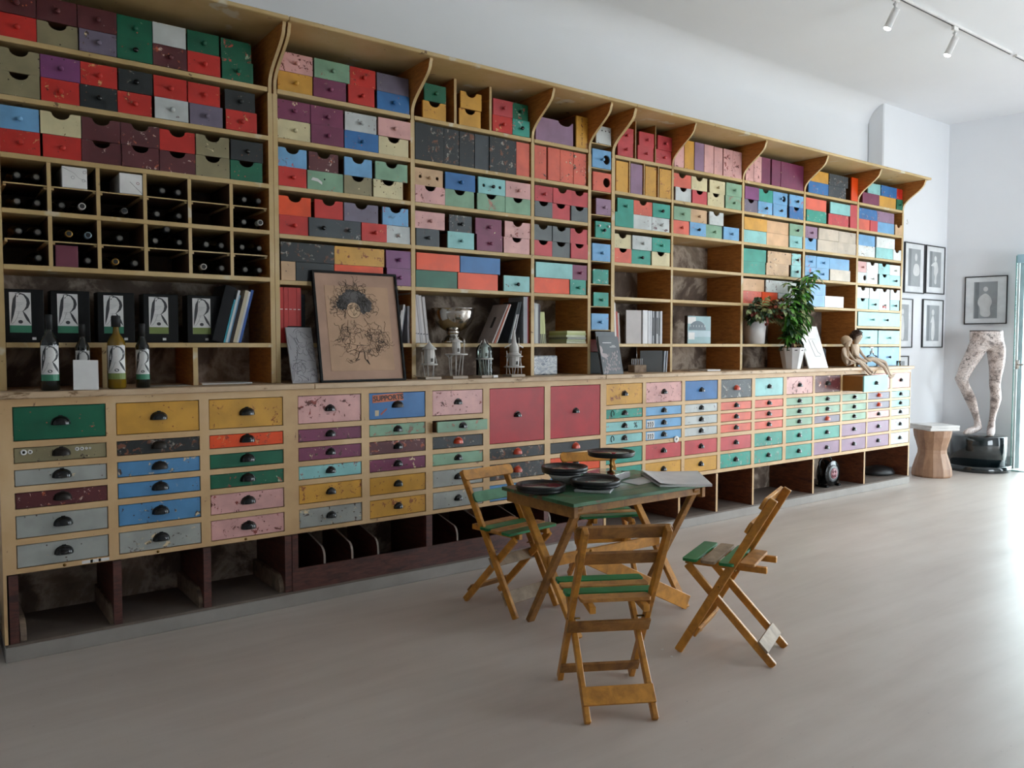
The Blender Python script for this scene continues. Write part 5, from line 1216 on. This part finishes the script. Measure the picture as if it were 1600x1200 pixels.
cb = MB().lathe([(.055, 0), (.072, .03), (.092, .052), (.088, .052), (.068, .03), (.05, .004), (0, .004)], 32).build('white_bowl', WHITE, loc=(b1.x+.03, b1.y+.03, TZ+.001)); tag(cb, 'white bowl under the raised left black tray', 'bowl')
o, c2 = tray(881, 741, TZ+.055, .116, 'round black tray resting on the white bowl'); o.location = (b1.x+.03, b1.y+.03, TZ+.055)
b2 = onZ(936, 764, TZ+.001)
pb = MB().box(-.13, .13, -.09, .09, 0, .012).build('magazine_stack', plain('magazine_paper', 'b9babb', .4), loc=(b2.x, b2.y+.02, TZ+.0012), bevel=.001); pb.rotation_euler = (0, 0, R(38)); tag(pb, 'stack of pale magazines under the middle black tray', 'magazines')
o, c3 = tray(936, 752, TZ+.0145, .120, 'round black tray lying on the pale magazines in the middle'); o.location = (b2.x-.012, b2.y+.015, TZ+.0142)
b3 = onZ(962, 752, TZ+.02)
pc = MB().box(-.09, .09, -.10, .10, 0, .035).build('clear_box', plain('glossy_pale_box', 'a8a4a4', .12, 0, .6), loc=(3.01, 3.20, TZ+.0012), bevel=.004); pc.rotation_euler = (0, 0, R(20)); tag(pc, 'glossy pale box with a red printed lid behind the middle tray', 'box')
MB().box(-.08, .05, -.09, .06, .035, .036).build('printed_lid', ART, pc)
sp = onZ(961, 752, TZ+.037)
cs = empty('cake_stand', (3.005, 3.16, TZ+.0382)); tag(cs, 'black round tray raised on a turned brass stem', 'stand')
MB().lathe([(.022, 0), (.022, .005), (.010, .010), (.008, .03), (.012, .038), (.007, .05), (.007, .075), (.011, .08), (.008, .086), (0, .086)], 20).build('stem', BRASS, cs)
r = .128; MB().lathe([(0, .086), (r*.6, .087), (r*.95, .092), (r, .101), (r*.97, .107), (r*1.02, .113), (r*.97, .119), (r*.88, .116), (r*.84, .104), (0, .103)], 40).build('rim', RIM, cs)
MB().lathe([(r*.84, .1031), (r*.855, .111), (0, .111)], 32).build('printed_disc', ART, cs)
# open sketchbook
P4 = [onZ(1001, 738, TZ+.012), onZ(1090, 736, TZ+.012), onZ(1113, 757, TZ+.012), onZ(1031, 757.5, TZ+.012)]
sb = empty('sketchbook', (P4[0].x, P4[0].y, TZ+.001)); tag(sb, 'large white sketchbook with a curled cover on the table', 'sketchbook')
def sheet(pts, z, th, name, mat, curl=0):
    m = MB(); n = 8; vs = []
    for i in range(n+1):
        u = i/n
        for j in (0, 1):
            a, b = (pts[0], pts[1]) if j == 0 else (pts[3], pts[2]); p = a.lerp(b, u)
            zz = z + curl*math.exp(-u*7)*(.6 if j else 1)
            vs += [(p.x-sb.location.x, p.y-sb.location.y, zz), (p.x-sb.location.x, p.y-sb.location.y, zz+th)]
    fs = []
    for i in range(n):
        a = i*4; b = a+4; fs += [(a+1, b+1, b+3, a+3), (a, a+2, b+2, b), (a, b, b+1, a+1), (a+2, a+3, b+3, b+2)]
    fs += [(0, 1, 3, 2), (n*4, n*4+2, n*4+3, n*4+1)]
    m.add(vs, fs); return m.build(name, mat, sb)
sheet(P4, 0, .010, 'page_block', PAPER); sheet([p + Vector((.004, .003, 0)) for p in P4], .0105, .0012, 'cover_sheet', WHITE, .014)
o = MB().prism([[(-.10, -.06), (.12, -.07), (.14, .05), (-.06, .07)]], 0, .0015).build('paper_sheet', PAPER, loc=(3.07, 3.02, TZ+.0012)); o.rotation_euler = (0, 0, R(15)); tag(o, 'loose white sheet lying between the tray and the sketchbook', 'paper')
# ------------------------------------------------------------ stool with papers
c = (8.72, 4.20)
prof = [(.192, 0), (.198, .02), (.190, .09), (.165, .18), (.142, .25), (.140, .29), (.158, .36), (.180, .43), (.190, .50), (0, .50)]
o = MB().lathe(prof, 12, smooth=False).build('log_stool', wood('pale_brown_log', 'a98468', '8a6750', .5, (1, 1, .3)), loc=(c[0], c[1], 0), bevel=.004); tag(o, 'carved hourglass log stool at the end of the cabinets', 'stool')
o = MB().box(-.17, .17, -.19, .19, 0, .03).box(-.15, .18, -.18, .18, .03, .055).build('leaflet_stack', WHITE, loc=(c[0]+.01, c[1], .501), bevel=.004); o.rotation_euler = (0, 0, R(-28)); tag(o, 'white leaflets stacked on the log stool', 'leaflets')
# ------------------------------------------------------------ leg sculpture on its drum
dc = (9.583, 4.108)
o = MB().lathe([(.32, 0), (.325, .01), (.325, .065), (.31, .07), (.29, .07)], 56).lathe([(.283, .07), (.283, .385), (.278, .392), (0, .392)], 56).build('drum_plinth', plain('dark_teal_lacquer', '0d191d', .12, 0, .6), loc=(dc[0], dc[1], 0)); tag(o, 'glossy dark round plinth under the leg sculpture', 'plinth')
n = NT('collaged_figure_paper'); v = n.coords(); a = n.noise(v, 7, 6, .7, .8)
bc = n.ramp(a, [(.35, '6e625e'), (.46, 'b8a8a0'), (.55, 'd8ccc6'), (.7, 'a89890')])
wv = n.noise(v, 10, 3, .5, 2.5); l1 = n.ramp(wv, [(.478, (0, 0, 0, 1)), (.488, (1, 1, 1, 1)), (.502, (1, 1, 1, 1)), (.512, (0, 0, 0, 1))]); bc = n.mix(l1, bc, lin('38302e'))
n.col(bc); n.b.inputs['Roughness'].default_value = .5; COLLAGE = n.m
cr = Vector((_R.x, _R.y, 0)).normalized(); cf = Vector((_F.x, _F.y, 0)).normalized()   # picture-right and away directions, to pose the figure facing the viewer
def FP(px, py, fw=0):
    k = Vector((dc[0], dc[1], 0)).dot(Vector((_F.x, _F.y, 0))) + fw; r_ = ray(px, py); s = (k + 0)/ (r_.x*_F.x + r_.y*_F.y) * 1.0
    return Vector((0, 0, EYE)) + r_*s
def SP(px, py, fw=0): return FP(px, py, fw) - Vector((dc[0], dc[1], .393))
DW = Vector((dc[0], dc[1], 0)).dot(Vector((_F.x, _F.y, 0)))/FPX      # metres per photo pixel at the sculpture
def ring(c, rx, ry, n=20): return [c + cr*rx*math.cos(2*PI*k/n) + cf*ry*math.sin(2*PI*k/n) for k in range(n)]
def loft(m, rows):      # rows: (px, py, half width px, depth ratio, forward)
    n = 20; vs = []
    for px, py, hw, dr, fw in rows: vs += ring(SP(px, py, fw), hw*DW, hw*DW*dr, n)
    m.add(vs, [(i*n+k, i*n+(k+1)%n, (i+1)*n+(k+1)%n, (i+1)*n+k) for i in range(len(rows)-1) for k in range(n)] + [tuple(range(n))[::-1], tuple(range((len(rows)-1)*n, len(rows)*n))], 0, True)
m = MB()
loft(m, [(1541, 510, 24.5, .62, 0), (1541, 522, 25, .64, 0), (1541.5, 532, 25.5, .66, 0), (1542, 541, 25, .64, 0), (1542, 547, 19, .55, 0)])
loft(m, [(1530, 534, 13, 1.1, 0), (1526.5, 546, 14, 1.05, 0), (1520, 558, 13.2, 1.05, -.01), (1513, 570, 12.0, 1.0, -.03), (1507, 582, 10.4, 1.0, -.05), (1502, 592, 9.3, 1.05, -.07), (1505, 601, 8.6, 1.05, -.06),
    (1511, 612, 8.4, 1.15, -.03), (1516, 623, 8.2, 1.2, 0), (1520, 635, 6.8, 1.15, .03), (1524, 647, 5.3, 1.1, .05), (1527, 657, 4.6, 1.2, .06), (1528, 664, 5.2, 1.4, .05), (1528, 670, 5.0, 1.5, .04)])
loft(m, [(1554, 534, 13, 1.1, 0), (1556, 546, 13.4, 1.05, 0), (1557, 560, 12.2, 1.0, 0), (1557, 574, 10.4, 1.0, -.01), (1555.5, 588, 8.8, 1.0, -.02), (1554.5, 600, 7.8, 1.05, -.02), (1555.5, 611, 7.6, 1.1, 0),
    (1556, 622, 7.7, 1.2, .02), (1554, 635, 6.2, 1.15, .03), (1551.5, 648, 4.8, 1.1, .03), (1550, 658, 4.4, 1.2, .02), (1549, 666, 5.0, 1.4, .01), (1548.5, 674, 5.2, 1.5, 0)])
m.tube([SP(1530, 667, .05), SP(1524, 670.5, 0), SP(1516, 673.5, -.05), SP(1510, 675.5, -.08), SP(1506, 677, -.1)], [.036, .040, .040, .034, .018], 12)
m.tube([SP(1549, 669, .05), SP(1548.5, 673, -.02), SP(1548, 676, -.1), SP(1547.5, 678.5, -.17), SP(1547, 680.5, -.21)], [.036, .042, .042, .036, .02], 12)
fg = m.build('leg_sculpture', COLLAGE, loc=(dc[0], dc[1], .393))
md = fg.modifiers.new('r', 'REMESH'); md.mode = 'VOXEL'; md.voxel_size = .011; md.use_smooth_shade = True
ms = fg.modifiers.new('s', 'SMOOTH'); ms.factor = .6; ms.iterations = 6
dg = bpy.context.evaluated_depsgraph_get(); nm = bpy.data.meshes.new_from_object(fg.evaluated_get(dg)); fg.modifiers.clear(); fg.data = nm
for f_ in nm.polygons: f_.use_smooth = True
zt = FP(1541, 518).z - .393
bmx = bmesh.new(); bmx.from_mesh(fg.data); bmesh.ops.bisect_plane(bmx, geom=bmx.verts[:] + bmx.edges[:] + bmx.faces[:], plane_co=(0, 0, zt), plane_no=(0, 0, 1), clear_outer=True)
zmin = min(v_.co.z for v_ in bmx.verts); low = [v_ for v_ in bmx.verts if v_.co.z < .012]
for v_ in bmx.verts:
    if v_.co.z < .001: v_.co.z = .001
bmx.to_mesh(fg.data); bmx.free()
tag(fg, 'collage-covered sculpture of a pair of walking legs cut off at the hips', 'sculpture')
ring = sorted([(v_.co.x, v_.co.y) for v_ in fg.data.vertices if abs(v_.co.z-zt) < 1e-4], key=lambda p_: math.atan2(p_[1]-FP(1541, 518).y+dc[1], p_[0]-FP(1541, 518).x+dc[0]))
if len(ring) > 4:
    MB().prism([ring], zt, zt+.012).build('top_rim', plain('dark_cut_rim', '4a403c', .6), fg)
# ------------------------------------------------------------ framed photographs on the pier and the end wall
FRB = plain('thin_black_frame', '26282a', .35); MATW = plain('white_mount', 'dfe2e4', .6); PHG = plain('grey_photo_print', '9ba0a3', .5); PHL = plain('pale_photo_figure', 'd3d5d5', .5); PHD = plain('dark_photo_tone', '7c8286', .5)
def photo(W, H, ph, figure, name='framed_photograph'):
    o = empty(name); b = .012
    MB().box(0, W, -.02, 0, 0, b).box(0, W, -.02, 0, H-b, H).box(0, b, -.02, 0, b, H-b).box(W-b, W, -.02, 0, b, H-b).build('frame', FRB, o)
    MB().box(b, W-b, -.012, -.002, b, H-b).build('mount', MATW, o)
    x0, x1, z0, z1 = ph; m = MB().box(W*x0, W*x1, -.0135, -.012, H*z0, H*z1).build('print', PHG, o)
    f = MB(); w, h = W*(x1-x0), H*(z1-z0); raw = f.prism
    def smooth_prism(loops, *a_, **k_):
        L = loops[0]
        for _ in range(2 if len(L) < 15 else 0): L = [q_ for i in range(len(L)) for q_ in ((L[i][0]*.75+L[(i+1) % len(L)][0]*.25, L[i][1]*.75+L[(i+1) % len(L)][1]*.25), (L[i][0]*.25+L[(i+1) % len(L)][0]*.75, L[i][1]*.25+L[(i+1) % len(L)][1]*.75))]
        return raw([L], *a_, **k_)
    f.prism = smooth_prism; X = lambda u: W*x0 + w*u; Z = lambda v_: H*z0 + h*v_
    if figure != 3: f.prism([[(X(.5+.10*math.cos(a)), Z(.80)+.10*w*math.sin(a)*1.2) for a in [k*PI/8 for k in range(16)]]], -.0145, -.0135, M=XZ)
    if figure == 0: f.prism([[(X(.28), Z(.05)), (X(.75), Z(.03)), (X(.68), Z(.3)), (X(.8), Z(.42)), (X(.72), Z(.58)), (X(.55), Z(.68)), (X(.42), Z(.68)), (X(.2), Z(.56)), (X(.16), Z(.4)), (X(.28), Z(.3))]], -.0145, -.0135, M=XZ)
    elif figure == 1: f.prism([[(X(.40), Z(.12)), (X(.62), Z(.06)), (X(.6), Z(.35)), (X(.78), Z(.45)), (X(.66), Z(.72)), (X(.45), Z(.72)), (X(.15), Z(.62)), (X(.12), Z(.58)), (X(.42), Z(.60)), (X(.36), Z(.38)), (X(.5), Z(.3))]], -.0145, -.0135, M=XZ)
    elif figure == 2: f.prism([[(X(.40), Z(.02)), (X(.62), Z(.02)), (X(.66), Z(.4)), (X(.56), Z(.70)), (X(.46), Z(.72)), (X(.30), Z(.52)), (X(.36), Z(.50)), (X(.42), Z(.56)), (X(.38), Z(.3))]], -.0145, -.0135, M=XZ)
    else: f.prism([[(X(.62+.10*math.cos(a)), Z(.78)+.16*w*math.sin(a)) for a in [k*PI/8 for k in range(16)]]], -.0145, -.0135, M=XZ).prism([[(X(.35), Z(.28)), (X(.95), Z(.28)), (X(.9), Z(.6)), (X(.45), Z(.62))]], -.0145, -.0135, M=XZ)
    f.build('pictured_figure', PHL, o)
    MB().box(W*x0+w*.05, W*x0+w*.22, -.0138, -.0135, H*z0, H*z1).build('dark_tone', PHD, o)
    return o
for (x0, x1, z0, z1, fig, lab) in ((8.83, 9.27, 1.99, 2.555, 3, 'framed photograph of a pale oval, upper left of the pier group'), (9.305, 9.75, 2.0, 2.555, 1, 'framed photograph of a dancing figure, upper right of the pier group'),
        (8.60, 9.03, 1.375, 1.925, 2, 'framed photograph half hidden behind the shelving, lower left of the pier group'), (9.26, 9.74, 1.375, 1.935, 2, 'framed photograph of a standing figure, lower right of the pier group'),
        (8.55, 8.965, .80, 1.285, 3, 'framed photograph at the worktop level, lowest of the pier group')):
    o = photo(x1-x0, z1-z0, (.19, .80, .14, .88), fig); o.location = (x0, YP-.001, z0); tag(o, lab, 'photograph', 'framed photographs on the pier')
t0_, t1_ = None, None
def wall_t(px, z=1.9):
    r_ = ray(px, 500); # intersect vertical plane of the end wall
    a = A.cross(D) if False else None
    den = r_.x*Nn.x + r_.y*Nn.y; s = (A.x*Nn.x + A.y*Nn.y)/den; p = Vector((r_.x*s, r_.y*s)); return (p-A).dot(D), s
ta, s_ = wall_t(1506.5); tb, s_ = wall_t(1573.5)
zt_ = (Vector((0, 0, EYE)) + ray(1540, 430)*s_).z; zb_ = (Vector((0, 0, EYE)) + ray(1540, 506)*s_).z
o = photo(tb-ta, zt_-zb_, (.22, .77, .12, .88), 0); p = A + D*ta - Nn*.001; o.location = (p.x, p.y, zb_); o.rotation_euler = (0, 0, math.atan2(D.y, D.x)); tag(o, 'framed photograph of a pale round-bodied figure above the leg sculpture', 'photograph')
# ------------------------------------------------------------ glass door leaf and the opening's frame
g0 = onZ(1578, 736, 0); gd = D
m = MB(); GL = 1.0; P0 = Vector((g0.x, g0.y)); P1 = P0 + gd*GL
def leafbox(m, a, b, z0, z1, th): 
    nn = Vector((-gd.y, gd.x))*th/2; vs = [(q.x, q.y, z) for z in (z0, z1) for q in (a-nn, b-nn, b+nn, a+nn)]
    return m.add(vs, [(0,3,2,1),(4,5,6,7),(0,1,5,4),(1,2,6,5),(2,3,7,6),(3,0,4,7)])
ed = plain('green_glass_edge', '6fa5a0', .15)
door = empty('door_1', (P0.x, P0.y, 0)); door['kind'] = 'structure'
def din(o): o.location = Vector(o.location) - door.location; return o
din(leafbox(MB(), P0 + gd*.012, P1, .012, 2.39, .010).build('glass_leaf', PANE, door)); din(leafbox(MB(), P0, P0+gd*.012, .012, 2.39, .010).build('glass_edge', ed, door))
din(leafbox(MB(), P0 + gd*.012, P1, 2.31, 2.40, .03).build('top_rail', plain('pale_blue_rail', '9fc0cc', .3), door)); din(leafbox(MB(), P0, P1, .002, .012, .02).build('bottom_rail', ed, door))
hz = 1.19; hb = P0 + gd*.04
nn = Vector((-gd.y, gd.x)); m = MB()
m.tube([(hb.x-nn.x*.06, hb.y-nn.y*.06, hz), (hb.x+nn.x*.06, hb.y+nn.y*.06, hz)], .012, 10)
for s in (-1, 1): q = hb + nn*.06*s; m.tube([(q.x, q.y, hz), (q.x+gd.x*.12, q.y+gd.y*.12, hz)], .008, 8)
m.tube([(hb.x, hb.y, hz-.05), (hb.x, hb.y, hz+.05)], .018, 8); din(m.build('door_handle', CHROME, door))
wn = MB()
for tt in (OP0+.02, 2.2, 3.6, OP1-.02): ewall(tt-.02, tt+.02, 0, OPZ, wn, .06, .12)
ewall(OP0, OP1, OPZ-.05, OPZ, wn, .06, .12); tag(wn.build('window_1', plain('pale_window_frame', 'a9b7bb', .4)), kind='structure')
for nm, x0, x1, z0, z1 in (('window_2', 5.9, 8.5, .5, 2.7),):
    m = MB()
    for xx in (x0, (x0+x1)/2-.02, x1-.04): m.box(xx, xx+.04, YR-.12, YR-.06, z0, z1)
    m.box(x0, x1, YR-.12, YR-.06, z0, z0+.04).box(x0, x1, YR-.12, YR-.06, z1-.04, z1); tag(m.build(nm, WHITE), kind='structure')
# ------------------------------------------------------------ track with spotlights
ty = 3.19
o = MB().box(-2.0, xat(1579, 3.985, ty), ty-.017, ty+.017, CEIL-.018, CEIL-.0005, 0).box(-2.0, xat(1579, 3.985, ty), ty-.006, ty+.006, CEIL-.0187, CEIL-.018, 1).build('light_track', [WHITE, plain('dark_track_slot', '3a3e42', .5)]); tag(o, 'thin white ceiling track carrying the spotlights', 'light track', 'ceiling tracks')
o = MB().box(xat(1586, 3.985, ty), 9.6, ty-.017, ty+.017, CEIL-.018, CEIL-.0005, 0).box(xat(1586, 3.985, ty), 9.6, ty-.006, ty+.006, CEIL-.0187, CEIL-.018, 1).build('light_track', [WHITE, plain('dark_track_slot', '3a3e42', .5)]); tag(o, 'short continuation of the ceiling track at the right edge', 'light track', 'ceiling tracks')
LENS = NT('lit_lamp_lens'); LENS.b.inputs['Emission Color'].default_value = (1, .96, .9, 1); LENS.b.inputs['Emission Strength'].default_value = 14; LENS = LENS.m
def spot(X, label, first=None):
    s = empty('spotlight', (X, ty, CEIL-.019)); tag(s, label, 'spotlight', 'white spotlights on the ceiling track')
    MB().box(-.035, .035, -.012, .012, -.03, 0).tube([(0, 0, -.03), (0, 0, -.10)], .006, 8).lathe([(.018, -.045), (.006, -.07)], 12).build('mount', WHITE, s)
    ax = Vector((-.22, .34, -.92)).normalized(); q = ax.to_track_quat('Z', 'Y').to_matrix().to_4x4()
    h = MB().lathe([(0, -.02), (.026, -.018), (.027, .0), (.027, .115), (.030, .12), (.030, .128), (.024, .128), (.022, .118), (0, .118)], 24).build('head', WHITE, s); h.matrix_basis = Matrix.Translation((0, 0, -.10)) @ q
    l = MB().lathe([(.022, .1185), (.026, .130), (.02, .137), (0, .139)], 20).build('lens', LENS, s); l.matrix_basis = h.matrix_basis
    ld = bpy.data.lights.new('lamp', 'SPOT'); ld.energy = 28; ld.color = (1, .9, .76); ld.spot_size = R(70); ld.spot_blend = .7; ld.shadow_soft_size = .03
    lo = bpy.data.objects.new('lamp', ld); C.objects.link(lo); lo.parent = s; lo.location = Vector((0, 0, -.10)) + ax*.16; lo.rotation_euler = ax.to_track_quat('-Z', 'Y').to_euler()
    return s
spot(xat(1492, 3.93, ty), 'white ceiling spotlight hanging from the visible track, right one')
spot(xat(1399, 3.90, ty), 'white ceiling spotlight at the top edge, left one')
# ------------------------------------------------------------ things in the low open bays, and by the left end
def reel():
    X = xat(1291, .2, YF+.16); o = empty('cable_reel', (X, YF+.14, .0805)); tag(o, 'black cable reel with four pink sockets in a low open bay', 'cable reel')
    Mr = Matrix.Translation((0, 0, .125)) @ Matrix.Rotation(PI/2, 4, 'X')
    MB().lathe([(0, -.05), (.115, -.05), (.12, -.045), (.12, -.038), (.075, -.034), (.075, .034), (.12, .038), (.12, .045), (.115, .05), (0, .05)], 32, M=Mr).build('drum', BLACK, o)
    MB().lathe([(.08, .05), (.08, .055), (.06, .058), (0, .058)], 28, M=Mr).build('hub', plain('grey_reel_hub', '6a6c6e', .4), o)
    MB().lathe([(.05, .058), (.05, .063), (0, .063)], 24, M=Mr).build('socket_plate', plain('pink_socket_plate', 'c08a90', .4), o)
    for a in range(4): 
        ang = PI/4 + a*PI/2; MB().lathe([(.015, 0), (.015, .002), (0, .002)], 14, M=Matrix.Translation((.026*math.cos(ang), -.0632, .125+.026*math.sin(ang))) @ Matrix.Rotation(PI/2, 4, 'X')).build('socket', plain('dark_red_socket', '6a2230', .4), o)
    MB().tube([(-.10, .03, .02), (-.10, .03, .23), (-.06, .03, .27), (.06, .03, .27), (.10, .03, .23), (.10, .03, .02)], .009, 8).build('carry_frame', BLACK, o)
    MB().box(-.115, -.085, -.06, .06, 0, .02).build('foot', BLACK, o); MB().box(.085, .115, -.06, .06, 0, .02).build('foot', BLACK, o); return o
reel()
o = MB().box(0, .13, 0, .06, 0, .28).box(.10, .13, -.02, .05, 0, .08).build('masonry_stub', plain('pale_plaster_lump', 'a59d95', .8), loc=(5.80, YF+.36, .0805), bevel=.008); tag(o, 'pale plaster upright at the back of a low open bay', 'plaster block')
m = MB().lathe([(0, 0), (.15, 0), (.17, .02), (.14, .06), (.05, .085), (0, .09)], 24); o = m.build('folded_bag', plain('black_bag_cloth', '17181a', .5), loc=(xat(1372, .12, YF+.24), YF+.24, .0805)); o.scale = (1.15, .9, 1); tag(o, 'crumpled black bag in the last low open bay', 'bag')
o = MB().prism([round_slat(.30, .30, .02, .06)], 0, .22).build('dark_case', plain('dark_case_shell', '101112', .35), loc=(.02, 3.98, 0), bevel=.02)
o.location = (.06, 4.32, 0); tag(o, 'dark case on the floor at the left end of the cabinets', 'case')
# white paint chips on the floor
q = random.Random(6)
for px, py in ((1049, 1026), (1035, 1015)):
    c = onZ(px, py, .0); o = MB().prism([[(.008*math.cos(a)*q.uniform(.6, 1.2), .005*math.sin(a)) for a in [k*PI/4 for k in range(8)]]], .0002, .0015).build('paper_scrap', PAPER, loc=(c.x, c.y, 0)); o['group'] = 'scraps on the floor'; tag(o, 'tiny white scrap on the floor right of the nearest chair' if px == 1049 else 'tinier pale scrap on the floor behind the white one', 'scrap')
